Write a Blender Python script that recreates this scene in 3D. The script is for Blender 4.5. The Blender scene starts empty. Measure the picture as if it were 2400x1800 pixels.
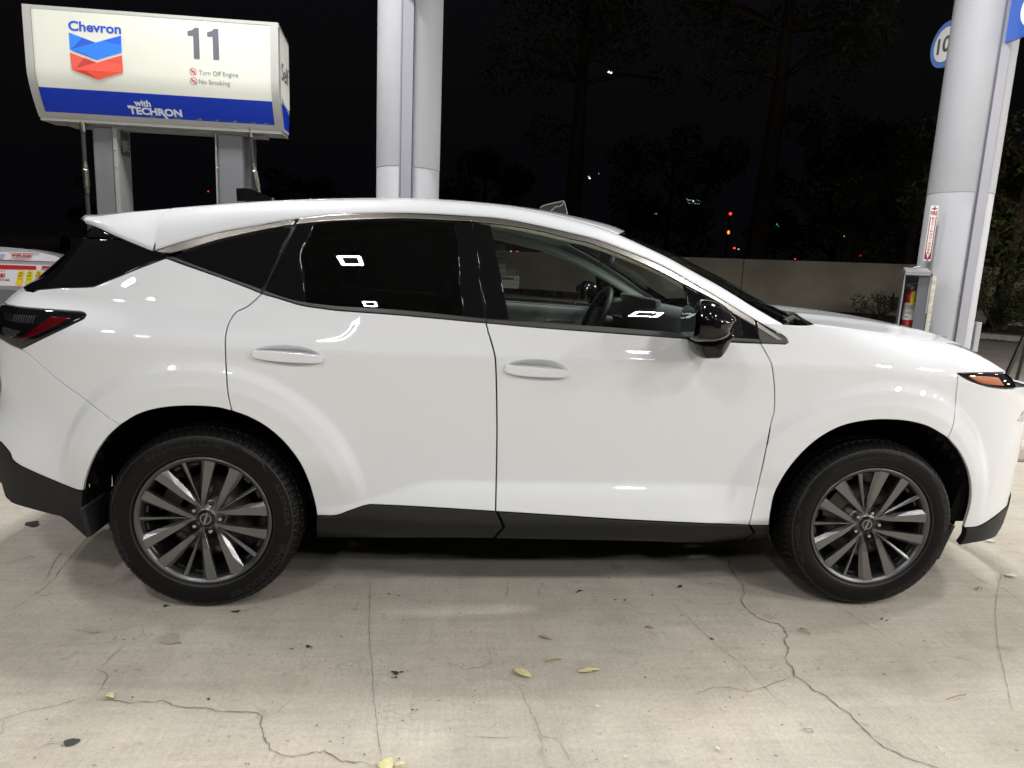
import bpy, bmesh, math, random
import numpy as np
from mathutils import Vector, Matrix
from mathutils.geometry import delaunay_2d_cdt, tessellate_polygon
random.seed(7); np.random.seed(7)
sc = bpy.context.scene
# ------------------------------------------------------------------ camera, world, exposure
F = 1619.5                                   # focal length in pixels of a 2400 px wide frame
CAM = np.array([0.957, -2.7227, 1.4555])
def cam_rows(pitch, yaw, roll):
    cy, sy, cp, sp_ = math.cos(yaw), math.sin(yaw), math.cos(pitch), math.sin(pitch)
    f = np.array([sy*cp, cy*cp, -sp_]); r = np.array([cy, -sy, 0.0]); u = np.cross(r, f)
    cr, sr = math.cos(roll), math.sin(roll)
    return np.array([cr*r+sr*u, -sr*r+cr*u, f])
CM = cam_rows(math.radians(10.066), math.radians(5.446), math.radians(2.507))
cd = bpy.data.cameras.new('camera'); co = bpy.data.objects.new('camera', cd); sc.collection.objects.link(co)
cd.sensor_width = 36.0; cd.lens = F*36/2400; cd.clip_start = 0.05; cd.clip_end = 2000
co.matrix_world = Matrix(((CM[0][0], CM[1][0], -CM[2][0], CAM[0]), (CM[0][1], CM[1][1], -CM[2][1], CAM[1]),
                          (CM[0][2], CM[1][2], -CM[2][2], CAM[2]), (0, 0, 0, 1)))
sc.camera = co
w = bpy.data.worlds.new('World'); sc.world = w; w.use_nodes = True
bg = w.node_tree.nodes['Background']
sky = w.node_tree.nodes.new('ShaderNodeTexSky'); sky.sky_type = 'NISHITA'; sky.sun_disc = False
sky.sun_elevation = math.radians(-4.0); sky.sun_rotation = math.radians(200); sky.altitude = 0
SKYMIX = w.node_tree.nodes.new('ShaderNodeMixRGB'); SKYMIX.blend_type = 'ADD'; SKYMIX.inputs[0].default_value = 1
w.node_tree.links.new(sky.outputs[0], SKYMIX.inputs[1]); SKYMIX.inputs[2].default_value = (0.020, 0.021, 0.028, 1)
w.node_tree.links.new(SKYMIX.outputs[0], bg.inputs[0]); bg.inputs[1].default_value = 0.09
sc.view_settings.view_transform = 'Standard'; sc.view_settings.look = 'None'
sc.cycles.caustics_reflective = False; sc.cycles.caustics_refractive = False
sc.view_settings.exposure = 0.0; sc.view_settings.gamma = 1.0
LAMP = 302.0                                   # emission strength of the canopy lamps
# ------------------------------------------------------------------ maths helpers
def ray(px, py):
    return np.array([(px-1200)/F, -(py-900)/F, 1.0]) @ CM
def at_y(px, py, y):
    d = ray(px, py); return CAM + d*((y-CAM[1])/d[1])
def at_z(px, py, z=0.0):
    d = ray(px, py); return CAM + d*((z-CAM[2])/d[2])
def at_x(px, py, x):
    d = ray(px, py); return CAM + d*((x-CAM[0])/d[0])
def project(P):
    q = (np.atleast_2d(P)-CAM) @ CM.T
    return np.c_[1200+F*q[:, 0]/q[:, 2], 900-F*q[:, 1]/q[:, 2]]
def sp(x, k): return k*np.logaddexp(0, np.asarray(x, float)/k)
def ss(a, b, x):
    t = np.clip((np.asarray(x, float)-a)/(b-a), 0, 1); return t*t*(3-2*t)
ZO = dict(A=(0,0,2.765), B=(800,0,2.765), C=(1600,0,2.765), D=(0,400,2.765), E=(800,400,2.765), F=(1600,400,2.765),
          G=(0,900,2.765), H=(1600,900,2.765), I=(700,900,2.212), M=(1560,640,6.9125), N=(1700,660,7.373), T=(0,680,9.218),
          K=(2160,840,3.608), W=(1130,540,4.337), a=(1100,480,7.373), b=(1380,560,7.373), c=(340,480,5.821), d=(180,460,7.373),
          e=(600,490,6.635), f=(180,280,5.925), g=(480,280,8.294), h=(2100,0,7.373), s=(2080,460,4.74), v=(2240,560,4.88),
          p=(0,560,11.06), r=(1240,440,8.508), J=(0,1300,2.765), O=(800,1300,2.765), P=(1600,1300,2.765),
          q=(420,30,5.529), l=(140,30,7.373), t=(270,220,5.144))
def Z(k, *pts):
    ox, oy, s = ZO[k]; return [(ox+x/s, oy+y/s) for x, y in pts]
def crv(pts, step=6.0, loop=False):
    """Catmull-Rom through the points"""
    P = [np.array(p, float) for p in pts]; out = []
    n = len(P)
    if n < 3 and not loop:
        m = max(1, int(np.linalg.norm(P[1]-P[0])/step))
        return [P[0]+(P[1]-P[0])*i/m for i in range(m+1)]
    for i in range(n if loop else n-1):
        p1, p2 = P[i], P[(i+1) % n]
        p0 = P[(i-1) % n] if (loop or i > 0) else 2*p1-p2
        p3 = P[(i+2) % n] if (loop or i+2 < n) else 2*p2-p1
        m = max(1, int(np.linalg.norm(p2-p1)/step))
        for j in range(m):
            t = j/m
            out.append(0.5*((2*p1)+(-p0+p2)*t+(2*p0-5*p1+4*p2-p3)*t*t+(-p0+3*p1-3*p2+p3)*t**3))
    if not loop: out.append(P[-1])
    return out
def path(*segs, step=6.0):
    out = []
    for s in segs:
        for p in crv(s, step):
            if not out or np.linalg.norm(np.array(p)-out[-1]) > step*0.2: out.append(np.array(p, float))
    if np.linalg.norm(out[0]-out[-1]) < step*0.3: out.pop()
    return out
def pip(pt, poly):
    x, y = pt; c = False; n = len(poly); j = n-1
    for i in range(n):
        xi, yi = poly[i]; xj, yj = poly[j]
        if (yi > y) != (yj > y) and x < (xj-xi)*(y-yi)/(yj-yi)+xi: c = not c
        j = i
    return c
def pip_many(pts, poly):
    poly = np.array(poly); x, y = pts[:, 0], pts[:, 1]; c = np.zeros(len(pts), bool); n = len(poly); j = n-1
    for i in range(n):
        xi, yi = poly[i]; xj, yj = poly[j]
        with np.errstate(divide='ignore', invalid='ignore'):
            cond = ((yi > y) != (yj > y)) & (x < (xj-xi)*(y-yi)/(yj-yi+1e-15)+xi)
        c ^= cond; j = i
    return c
# ------------------------------------------------------------------ object helpers
COL = sc.collection
def add_obj(name, me, parent=None, mat=None, **props):
    o = bpy.data.objects.new(name, me); COL.objects.link(o)
    if parent is not None: o.parent = parent
    if mat is not None and me is not None:
        for m in (mat if isinstance(mat, (list, tuple)) else [mat]): me.materials.append(m)
    for k, v in props.items(): o[k] = v
    return o
def empty(name, loc, label, cat, group=None, kind=None, rz=0.0):
    o = bpy.data.objects.new(name, None); COL.objects.link(o); o.location = loc; o.rotation_euler = (0, 0, rz); o.empty_display_size = 0.1
    o['label'] = label; o['category'] = cat
    if group: o['group'] = group
    return o
def tag(o, label, cat, group=None, kind=None):
    o['label'] = label; o['category'] = cat
    if group: o['group'] = group
    if kind: o['kind'] = kind
    return o
class MB:
    def __init__(s): s.v = []; s.f = []; s.mi = []; s.sm = []
    def add(s, V, Fs, mi=0, smooth=False):
        b = len(s.v); s.v += [tuple(map(float, p)) for p in V]
        for f in Fs: s.f.append([b+i for i in f]); s.mi.append(mi); s.sm.append(smooth)
        return b
    def box(s, c, d, rot=None, mi=0, bev=0.0):
        x, y, z = np.array(d)/2
        if bev > 0:
            bm = bmesh.new(); bmesh.ops.create_cube(bm, size=1.0)
            for v in bm.verts: v.co = Vector((v.co.x*d[0], v.co.y*d[1], v.co.z*d[2]))
            bmesh.ops.bevel(bm, geom=list(bm.edges), offset=bev, segments=2, affect='EDGES', profile=0.5)
            V = [tuple(v.co) for v in bm.verts]; Fs = [[v.index for v in f.verts] for f in bm.faces]; bm.free()
        else:
            V = [(-x,-y,-z),(x,-y,-z),(x,y,-z),(-x,y,-z),(-x,-y,z),(x,-y,z),(x,y,z),(-x,y,z)]
            Fs = [(0,3,2,1),(4,5,6,7),(0,1,5,4),(1,2,6,5),(2,3,7,6),(3,0,4,7)]
        if rot is not None: V = [tuple(rot @ Vector(p)) for p in V]
        s.add([np.array(p)+np.array(c) for p in V], Fs, mi, False)
    def tube(s, pts, r, n=10, mi=0, caps=True, smooth=True):
        pts = [Vector(p) for p in pts]; rs = r if isinstance(r, (list, tuple)) else [r]*len(pts)
        V = []; Fs = []; up = Vector((0.13, 0.2, 1)).normalized(); prev = None
        for i, p in enumerate(pts):
            d = (pts[min(i+1, len(pts)-1)]-pts[max(i-1, 0)]).normalized()
            a = d.cross(up) if prev is None else (prev - d*prev.dot(d))
            if a.length < 1e-4: a = d.cross(Vector((1, 0, 0)))
            a.normalize(); prev = a; b = d.cross(a)
            for k in range(n):
                t = 2*math.pi*k/n; V.append(p+(a*math.cos(t)+b*math.sin(t))*rs[i])
        for i in range(len(pts)-1):
            for k in range(n):
                Fs.append((i*n+k, i*n+(k+1) % n, (i+1)*n+(k+1) % n, (i+1)*n+k))
        s.add(V, Fs, mi, smooth)
        if caps:
            s.add(V[:n], [list(range(n))[::-1]], mi); s.add(V[-n:], [list(range(n))], mi)
    def lathe(s, prof, n=48, axis='y', c=(0,0,0), mi=0, smooth=True, a0=0, a1=2*math.pi, close=False):
        """prof = list of (radius, height along axis)"""
        V = []; Fs = []; m = len(prof); full = abs(a1-a0-2*math.pi) < 1e-6; N = n if full else n+1
        for k in range(N):
            t = a0+(a1-a0)*k/n
            for r, h in prof:
                if axis == 'y': V.append((c[0]+r*math.cos(t), c[1]+h, c[2]+r*math.sin(t)))
                else: V.append((c[0]+r*math.cos(t), c[1]+r*math.sin(t), c[2]+h))
        for k in range(n):
            k2 = (k+1) % N
            for i in range(m-1 if not close else m):
                j = (i+1) % m
                q = (k*m+i, k2*m+i, k2*m+j, k*m+j) if axis == 'z' else (k*m+i, k*m+j, k2*m+j, k2*m+i)
                Fs.append(q)
        s.add(V, Fs, mi, smooth)
    def mesh(s, name):
        me = bpy.data.meshes.new(name); me.from_pydata(s.v, [], s.f); me.update()
        for i, p in enumerate(me.polygons): p.material_index = s.mi[i]; p.use_smooth = s.sm[i]
        return me
    def obj(s, name, mat, parent=None, **props): return add_obj(name, s.mesh(name), parent, mat, **props)
def weld(me, d=1e-5):
    bm = bmesh.new(); bm.from_mesh(me); bmesh.ops.remove_doubles(bm, verts=bm.verts, dist=d); bm.to_mesh(me); bm.free()
# ------------------------------------------------------------------ materials
def mat(name, col, rough=0.5, metal=0.0, coat=0.0, spec=0.5, emis=None, es=0.0, coat_r=0.03, noise=None, bump=None, ior=1.5):
    m = bpy.data.materials.new(name); m.use_nodes = True; nt = m.node_tree; b = nt.nodes['Principled BSDF']
    b.inputs['Base Color'].default_value = (*col, 1); b.inputs['Roughness'].default_value = rough; b.inputs['Metallic'].default_value = metal
    b.inputs['Coat Weight'].default_value = coat; b.inputs['Coat Roughness'].default_value = coat_r; b.inputs['IOR'].default_value = ior
    b.inputs['Specular IOR Level'].default_value = spec
    if emis: b.inputs['Emission Color'].default_value = (*emis, 1); b.inputs['Emission Strength'].default_value = es
    if noise:   # (scale, amount, detail)
        tc = nt.nodes.new('ShaderNodeTexCoord'); n = nt.nodes.new('ShaderNodeTexNoise'); n.inputs['Scale'].default_value = noise[0]; n.inputs['Detail'].default_value = noise[2]
        r = nt.nodes.new('ShaderNodeMapRange'); r.inputs['To Min'].default_value = 1-noise[1]; r.inputs['To Max'].default_value = 1+noise[1]
        r.inputs['From Min'].default_value = 0.25; r.inputs['From Max'].default_value = 0.75
        mx = nt.nodes.new('ShaderNodeVectorMath'); mx.operation = 'MULTIPLY'; mx.inputs[0].default_value = col
        nt.links.new(tc.outputs['Object'], n.inputs['Vector']); nt.links.new(n.outputs['Fac'], r.inputs['Value']); nt.links.new(r.outputs[0], mx.inputs[1]); nt.links.new(mx.outputs[0], b.inputs['Base Color'])
    if bump:    # (scale, strength, distance)
        tc = nt.nodes.new('ShaderNodeTexCoord'); n = nt.nodes.new('ShaderNodeTexNoise'); n.inputs['Scale'].default_value = bump[0]; n.inputs['Detail'].default_value = 4
        bp = nt.nodes.new('ShaderNodeBump'); bp.inputs['Strength'].default_value = bump[1]; bp.inputs['Distance'].default_value = bump[2]
        nt.links.new(tc.outputs['Object'], n.inputs['Vector']); nt.links.new(n.outputs['Fac'], bp.inputs['Height']); nt.links.new(bp.outputs[0], b.inputs['Normal'])
    return m
def glass(name, tint, rough=0.0):
    m = bpy.data.materials.new(name); m.use_nodes = True; nt = m.node_tree; nt.nodes.clear()
    o = nt.nodes.new('ShaderNodeOutputMaterial'); t = nt.nodes.new('ShaderNodeBsdfTransparent'); g = nt.nodes.new('ShaderNodeBsdfGlossy')
    t.inputs[0].default_value = (*tint, 1); g.inputs['Roughness'].default_value = rough; lw = nt.nodes.new('ShaderNodeLayerWeight'); lw.inputs[0].default_value = .5; pw = nt.nodes.new('ShaderNodeMath'); pw.operation = 'POWER'; pw.inputs[1].default_value = 5; fr = nt.nodes.new('ShaderNodeMath'); fr.operation = 'MULTIPLY_ADD'; fr.inputs[1].default_value = .9; fr.inputs[2].default_value = .043
    nt.links.new(lw.outputs['Facing'], pw.inputs[0]); nt.links.new(pw.outputs[0], fr.inputs[0])
    mx = nt.nodes.new('ShaderNodeMixShader'); nt.links.new(fr.outputs[0], mx.inputs[0]); nt.links.new(t.outputs[0], mx.inputs[1]); nt.links.new(g.outputs[0], mx.inputs[2]); nt.links.new(mx.outputs[0], o.inputs[0])
    return m
M = {}
M['paint'] = mat('white_paint', (0.75, 0.775, 0.81), 0.5, coat=1.0, coat_r=0.02)
M['gloss'] = mat('gloss_black', (0.004, 0.004, 0.005), 0.03, spec=0.45)
M['plastic'] = mat('textured_black_plastic', (0.014, 0.014, 0.0145), 0.55, spec=0.3, bump=(900, 0.15, 0.0005))
M['rubber'] = mat('rubber', (0.012, 0.012, 0.012), 0.55)
M['mould'] = mat('satin_moulding', (0.05, 0.05, 0.052), 0.35)
M['dark'] = mat('unlit_black', (0.004, 0.004, 0.004), 0.9, spec=0.1)
M['trim'] = mat('satin_chrome', (0.42, 0.40, 0.37), 0.27, metal=1.0)
M['tintglass'] = glass('privacy_glass', (0.035, 0.035, 0.035))
M['glass'] = glass('clear_glass', (0.97, 0.99, 0.975))
M['windshield'] = glass('windshield_glass', (0.82, 0.88, 0.84))
M['interior'] = mat('cabin_plastic', (0.13, 0.15, 0.145), 0.6)
M['liner'] = mat('headliner', (0.74, 0.82, 0.74), 0.9)
M['seat'] = mat('seat_leather', (0.02, 0.02, 0.02), 0.5)
M['redstripe'] = mat('red_trim', (0.35, 0.02, 0.03), 0.5)
M['tyre'] = mat('tyre_rubber', (0.0035, 0.0034, 0.0033), 0.45, spec=0.2, bump=(260, 0.12, 0.0006))
M['tyretext'] = mat('tyre_lettering', (0.012, 0.012, 0.012), 0.3, spec=.3)
M['rim'] = mat('dark_alloy', (0.12, 0.12, 0.123), 0.36, metal=0.85)
M['rimface'] = mat('machined_alloy', (0.17, 0.17, 0.175), 0.26, metal=0.9)
M['barrel'] = mat('black_barrel', (0.008, 0.008, 0.008), 0.22)
M['disc'] = mat('brake_disc', (0.07, 0.065, 0.06), 0.45, metal=0.8)
M['nut'] = mat('wheel_nut', (0.45, 0.42, 0.40), 0.25, metal=1.0)
M['silver'] = mat('silver_mark', (0.5, 0.5, 0.5), 0.3, metal=0.8)
M['redlens'] = mat('red_lens', (0.075, 0.001, 0.003), 0.08, spec=.5)
M['smoke'] = mat('smoked_lens', (0.010, 0.010, 0.011), 0.1)
M['amber'] = mat('amber_lens', (0.36, 0.085, 0.004), 0.3, spec=.3, bump=(220, 0.6, 0.002))
M['clearlens'] = mat('clear_lens', (0.4, 0.4, 0.41), 0.15, metal=0.5, coat=1.0)
M['mirrorglass'] = mat('mirror_glass', (0.75, 0.85, 0.84), 0.02, metal=1.0)
# ------------------------------------------------------------------ car skin: u runs along the plan outline, z is height
YC = 0.93
def _plan():
    pts = []
    th = np.linspace(0, math.pi/2, 160)
    p = 2.6
    # rear: from the tail centre forward
    xr0, xr = 0.10, -1.08
    for a in th[::-1]:
        t = math.sin(a)**(2/p); q = math.cos(a)**(2/p)
        pts.append((xr0-(xr0-xr)*t, YC-(YC+0.045)*q))
    xs, xe = 2.55, 3.88; p = 3.0
    for x in np.linspace(0.13, 2.52, 60): pts.append((x, -0.045))
    for a in th:
        t = math.sin(a)**(2/p); q = math.cos(a)**(2/p)
        pts.append((xs+(xe-xs)*t, YC-(YC+0.045)*q))
    P = np.array(pts); L = np.r_[0, np.cumsum(np.linalg.norm(np.diff(P, axis=0), axis=1))]
    u0 = np.interp(1.0, P[160:220, 0], L[160:220]); L = L-u0+1.0
    ug = np.arange(L[0], L[-1], 0.004)
    xg = np.interp(ug, L, P[:, 0]); yg = np.interp(ug, L, P[:, 1])
    k = np.ones(9)/9
    for _ in range(2):
        xg[6:-6] = np.convolve(xg, k, 'same')[6:-6]; yg[6:-6] = np.convolve(yg, k, 'same')[6:-6]
    return ug, xg, yg
UG, XG, YG = _plan()
TX = np.gradient(XG, UG); TY = np.gradient(YG, UG); _n = np.hypot(TX, TY); NX, NY = TY/_n, -TX/_n
UMIN, UMAX = UG[0], UG[-1]
def inset(u, z):
    u = np.asarray(u, float); z = np.asarray(z, float)
    wf = ss(2.35, 2.95, u); wq = 1-ss(0.0, 0.75, u); wr = 1-ss(-0.8, -0.1, u)
    zs = 1.085-0.045*ss(2.55, 3.1, u)*1.0-0.10*ss(3.05, 3.75, u)
    h = sp(z-zs, 0.004); d = sp(zs-z, 0.004)
    door = 0.17*h+0.30*h*h+0.013*(1-np.exp(-h/0.045))*ss(-0.5, 1.1, u)
    hc = np.minimum(h, 0.20); fend = 0.12*h+4.6*hc*hc+1.6*(h-hc)
    up = (1-wf)*door+wf*fend
    up = up+0.045*ss(1.11, 1.25, z)*wq+0.42*sp(z-1.26, 0.03)*wr+1.05*sp(z-1.235, 0.02)*(1-ss(-1.1, -0.62, u))
    lo = (0.17*d-0.03*d*d)*(1-0.6*(1-ss(-0.9, -0.3, u)))*(1-0.75*ss(3.1, 3.5, u))
    zl = 0.548-0.12*(1-ss(0.5, 0.95, u)); wl = ss(0.38, 0.8, u)*(1-ss(1.95, 2.5, u))
    lo = lo-0.72*wl*(sp(zl-z, 0.004)-0.45*sp(zl-0.035-z, 0.02))+0.40*wl*sp(0.385-z, 0.006)
    tk = 1-0.85*ss(3.05, 3.3, u)-0.7*(1-ss(-0.6, -0.4, u))
    lo = lo+(0.55*sp(0.385-z, 0.006)+1.2*sp(0.30-z, 0.006))*tk
    out = up+lo-0.085*(1-ss(-1.0, -0.55, u))*(1-ss(0.56, 0.86, z))
    for cu, rr in ((2.80, 0.645), (0.0, 0.65)):
        rad = np.hypot(u-cu, z-0.385)
        k1 = (sp(rr-rad, .003)-sp(rr-0.038-rad, .003))/0.038; k2 = (sp(rr-0.03-rad, .004)-sp(rr-0.095-rad, .003))/0.065; t = 0.55*k1+0.45*k2
        amp = ss(0.34, 0.66, z)*0.033
        out = out-t*amp
    return out
def skin(u, z, off=0.0):
    u = np.asarray(u, float); z = np.asarray(z, float)
    x = np.interp(u, UG, XG); y = np.interp(u, UG, YG); nx = np.interp(u, UG, NX); ny = np.interp(u, UG, NY)
    k = inset(u, z)
    return np.stack([x-nx*k, y-ny*k, z], -1)
def skin_n(u, z):
    e = 0.0025
    a = skin(u+e, z)-skin(u-e, z); b = skin(u, z+e)-skin(u, z-e)
    n = np.cross(a, b); return n/np.linalg.norm(n, axis=-1, keepdims=True)
_gu, _gz = np.meshgrid(np.arange(UMIN+0.01, UMAX-0.01, 0.02), np.arange(0.18, 1.72, 0.02), indexing='ij')
_gu = _gu.ravel(); _gz = _gz.ravel(); _gp = skin(_gu, _gz); _gn = skin_n(_gu, _gz)
_ok = ((CAM-_gp)*_gn).sum(-1) > 0.0
_gu, _gz, _gp = _gu[_ok], _gz[_ok], _gp[_ok]; _gpx = project(_gp)
def inv(px, py):
    """photo pixel -> (u, z) on the skin"""
    i = np.argmin((_gpx[:, 0]-px)**2+(_gpx[:, 1]-py)**2); u, z = _gu[i], _gz[i]; best = None
    for _ in range(12):
        q = project(skin(u, z))[0]; r = np.array([px, py])-q; er = np.hypot(*r)
        if best is None or er < best[0]: best = (er, u, z)
        if er < 0.05: break
        e = 1e-3
        qa = project(skin(u+e, z))[0]; qb = project(skin(u, z+e))[0]
        J = np.array([(qa-q)/e, (qb-q)/e]).T
        try: s = np.linalg.solve(J.T@J+np.eye(2)*200.0, J.T@r)
        except Exception: break
        s = np.clip(s, -0.05, 0.05); u = float(np.clip(u+s[0], UMIN+.005, UMAX-.005)); z = float(np.clip(z+s[1], 0.15, 1.75))
    return np.array([best[1], best[2]])
def to_uz(pth):
    out = []
    for p in pth:
        out.append(np.array(p[1:]) if len(p) == 3 else inv(p[0], p[1]))
    return out
def resample(poly, step, loop=True):
    P = [np.array(p) for p in poly]; 
    if loop: P = P+[P[0]]
    out = []
    for a, b in zip(P[:-1], P[1:]):
        L = np.linalg.norm(b-a); m = max(1, int(round(L/step)))
        for j in range(m): out.append(a+(b-a)*j/m)
    if not loop: out.append(P[-1])
    q = [out[0]]
    for p in out[1:]:
        if np.linalg.norm(p-q[-1]) > step*0.35: q.append(p)
    if loop and np.linalg.norm(q[0]-q[-1]) < step*0.35: q.pop()
    return q
def area(P):
    P = np.array(P); x, y = P[:, 0], P[:, 1]; return 0.5*np.sum(x*np.roll(y, -1)-y*np.roll(x, -1))
def offset_in(P, d):
    P = np.array(P); n = len(P); a = np.roll(P, 1, 0); b = np.roll(P, -1, 0)
    e1 = P-a; e2 = b-P
    n1 = np.c_[-e1[:, 1], e1[:, 0]]/(np.linalg.norm(e1, axis=1)[:, None]+1e-12); n2 = np.c_[-e2[:, 1], e2[:, 0]]/(np.linalg.norm(e2, axis=1)[:, None]+1e-12)
    m = n1+n2; L = np.linalg.norm(m, axis=1)[:, None]; m = m/(L+1e-9); c = np.maximum(0.45, (m*n1).sum(1))[:, None]
    return P+m*d/c
def set_normals(me, N):
    me.polygons.foreach_set('use_smooth', [True]*len(me.polygons))
    me.normals_split_custom_set_from_vertices([tuple(n) for n in N])
def mirrored(me, name):
    m2 = me.copy(); m2.name = name
    co_ = np.zeros(len(m2.vertices)*3); m2.vertices.foreach_get('co', co_); co_ = co_.reshape(-1, 3); co_[:, 1] = 2*YC-co_[:, 1]
    nn = None
    if me.has_custom_normals:
        nn = np.zeros(len(me.loops)*3); me.corner_normals.foreach_get('vector', nn); nn = nn.reshape(-1, 3)
        vi = np.zeros(len(me.loops), int); me.loops.foreach_get('vertex_index', vi)
        vn = np.zeros((len(me.vertices), 3)); vn[vi] = nn; vn[:, 1] *= -1
    m2.vertices.foreach_set('co', co_.ravel()); m2.flip_normals(); m2.update()
    if nn is not None: m2.normals_split_custom_set_from_vertices([tuple(v) for v in vn])
    return m2
def panel(name, parent, pts, material, off=0.0, gap=0.002, th=0.015, rnd=0.003, step=0.013, holes=(), both=True, uz=False, surf=skin, surfn=skin_n, **props):
    poly = [np.array(p) for p in pts] if uz else to_uz(pts)
    poly = resample(poly, step)
    if area(poly) < 0: poly = poly[::-1]
    A = offset_in(poly, gap); B = offset_in(A, rnd)
    hl = []
    for h in holes:
        hp = resample([np.array(p) for p in h], step*0.8)
        if area(hp) > 0: hp = hp[::-1]
        hl.append(np.array(hp))
    lo = B.min(0); hi = B.max(0)
    gx, gy = np.meshgrid(np.arange(lo[0], hi[0], step), np.arange(lo[1], hi[1], step*0.8)); G = np.c_[gx.ravel(), gy.ravel()]
    G = G+np.random.uniform(-1, 1, G.shape)*step*0.08
    ins = pip_many(G, offset_in(B, step*0.45)) if len(G) else []
    G = G[ins]
    for hp in hl:
        if len(G): G = G[~pip_many(G, offset_in(hp[::-1], -step*0.45))]
    verts = [Vector(p) for p in B]; edges = [(i, (i+1) % len(B)) for i in range(len(B))]
    for hp in hl:
        b = len(verts); verts += [Vector(p) for p in hp]; edges += [(b+i, b+(i+1) % len(hp)) for i in range(len(hp))]
    verts += [Vector(p) for p in G]
    vo, eo, fo, ov, oe, of = delaunay_2d_cdt(verts, edges, [], 0, 1e-6)
    V2 = np.array([(v.x, v.y) for v in vo])
    cen = np.array([V2[list(f)].mean(0) for f in fo]); keep = pip_many(cen, B)
    for hp in hl: keep &= ~pip_many(cen, hp)
    faces = [list(f) for f, k in zip(fo, keep) if k]
    faces = [f if area(V2[f]) > 0 else f[::-1] for f in faces]
    P3 = surf(V2[:, 0], V2[:, 1]); N3 = surfn(V2[:, 0], V2[:, 1]); P3 = P3+N3*off
    V = list(P3); N = list(N3)
    def ring(poly2, o, tilt):
        p = surf(poly2[:, 0], poly2[:, 1]); n = surfn(poly2[:, 0], poly2[:, 1]); nx = np.roll(p, -1, 0)-np.roll(p, 1, 0)
        side = np.cross(nx, n); side /= (np.linalg.norm(side, axis=1)[:, None]+1e-9)
        return list(p+n*(off+o)), list(n*(1-tilt)+side*tilt), side
    nb = len(B)
    def strip(r0, r1):
        for i in range(nb):
            j = (i+1) % nb; faces.append([r0+i, r1+i, r1+j, r0+j])
    b0 = len(V); p, n, s_ = ring(B, 0, 0.0); V += p; N += n
    b1 = len(V); p, n, s_ = ring(A, -rnd*0.45, 0.5); V += p; N += n
    strip(b0, b1)
    b2 = len(V); p, n, s_ = ring(A, -rnd*0.45, 1.0); V += p; N += list(s_)
    b3 = len(V); p, n, s2 = ring(A, -th, 1.0); V += p; N += list(s_)
    strip(b2, b3)
    me = bpy.data.meshes.new(name); me.from_pydata([tuple(v) for v in V], [], faces); me.update(); set_normals(me, N)
    o = add_obj(name, me, parent, material, **props)
    if both:
        o2 = add_obj(name, mirrored(me, name), TWIN.get(parent.name, parent) if parent is not None else None, material, **props)
        TWIN[o.name] = o2
        return o, o2
    return o, None
TWIN = {}
# ------------------------------------------------------------------ the car
car = empty('parked_car', (0, 0, 0), 'white crossover car with black mirrors and dark alloy wheels, parked side on', 'car')
L_qd = Z('D', (1695,795),(1660,830),(1600,880),(1530,915),(1495,960),(1470,1020),(1458,1100),(1460,1200),(1465,1300),(1475,1440),(1500,1557))
archR = Z('G', (540,692),(548,640),(575,550),(620,450),(690,350),(775,268),(900,195),(1050,155),(1230,143),(1400,152),(1500,175),(1620,220),(1740,290),(1850,390),(1940,510),(2000,640),(2040,780),(2052,855))
L_qb = Z('D', (135,1155),(240,1240),(385,1365),(560,1490),(670,1580),(775,1650))
L_dd = Z('E', (937,985),(950,1040),(975,1120),(993,1190),(1000,1250),(1005,1400),(1008,1659))[:-1] + Z('I', (1028,250),(1024,500),(1021,662))
L_df = Z('F', (505,1118),(540,1180),(575,1250),(590,1340),(597,1440),(594,1560)) + Z('H', (575,250),(540,430),(490,660),(432,916))
archF = Z('H', (560,918),(570,830),(600,700),(680,560),(780,440),(900,340),(1040,270),(1200,237),(1340,232),(1480,245),(1600,280),(1720,350),(1800,450),(1850,560),(1870,680),(1860,800),(1822,925))
L_fb = Z('H', (1720,350),(1755,260),(1770,120),(1775,0))[:-1] + Z('F', (1772,1450),(1780,1380),(1783,1312))
rockR = Z('I', (93,683),(190,683),(260,660),(350,630),(420,628),(700,642),(1021,662))
rockF = Z('I', (1021,662),(1400,686),(1700,705),(2100,724)) + Z('H', (250,908),(432,916))
cA = archR[:6]; cB = archR[5:11]; cC = archR[10:]
tl = Z('T', (155,315),(200,325),(460,370),(1100,420),(1740,465),(1830,500),(1855,545),(1820,600),(1740,645),(445,1275))
hood_line = Z('F', (2095,1305),(1990,1240),(1860,1176),(1700,1124),(1500,1090),(1200,1047),(1000,1019),(862,1002))
belt_r = Z('D', (1695,795),(1800,825),(1950,870),(2100,893)) + Z('E', (0,906),(400,936),(780,971),(937,985))
belt_f = Z('E', (937,985),(1300,1017),(1700,1047),(2150,1080)) + Z('F', (300,1108),(505,1118))
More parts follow.
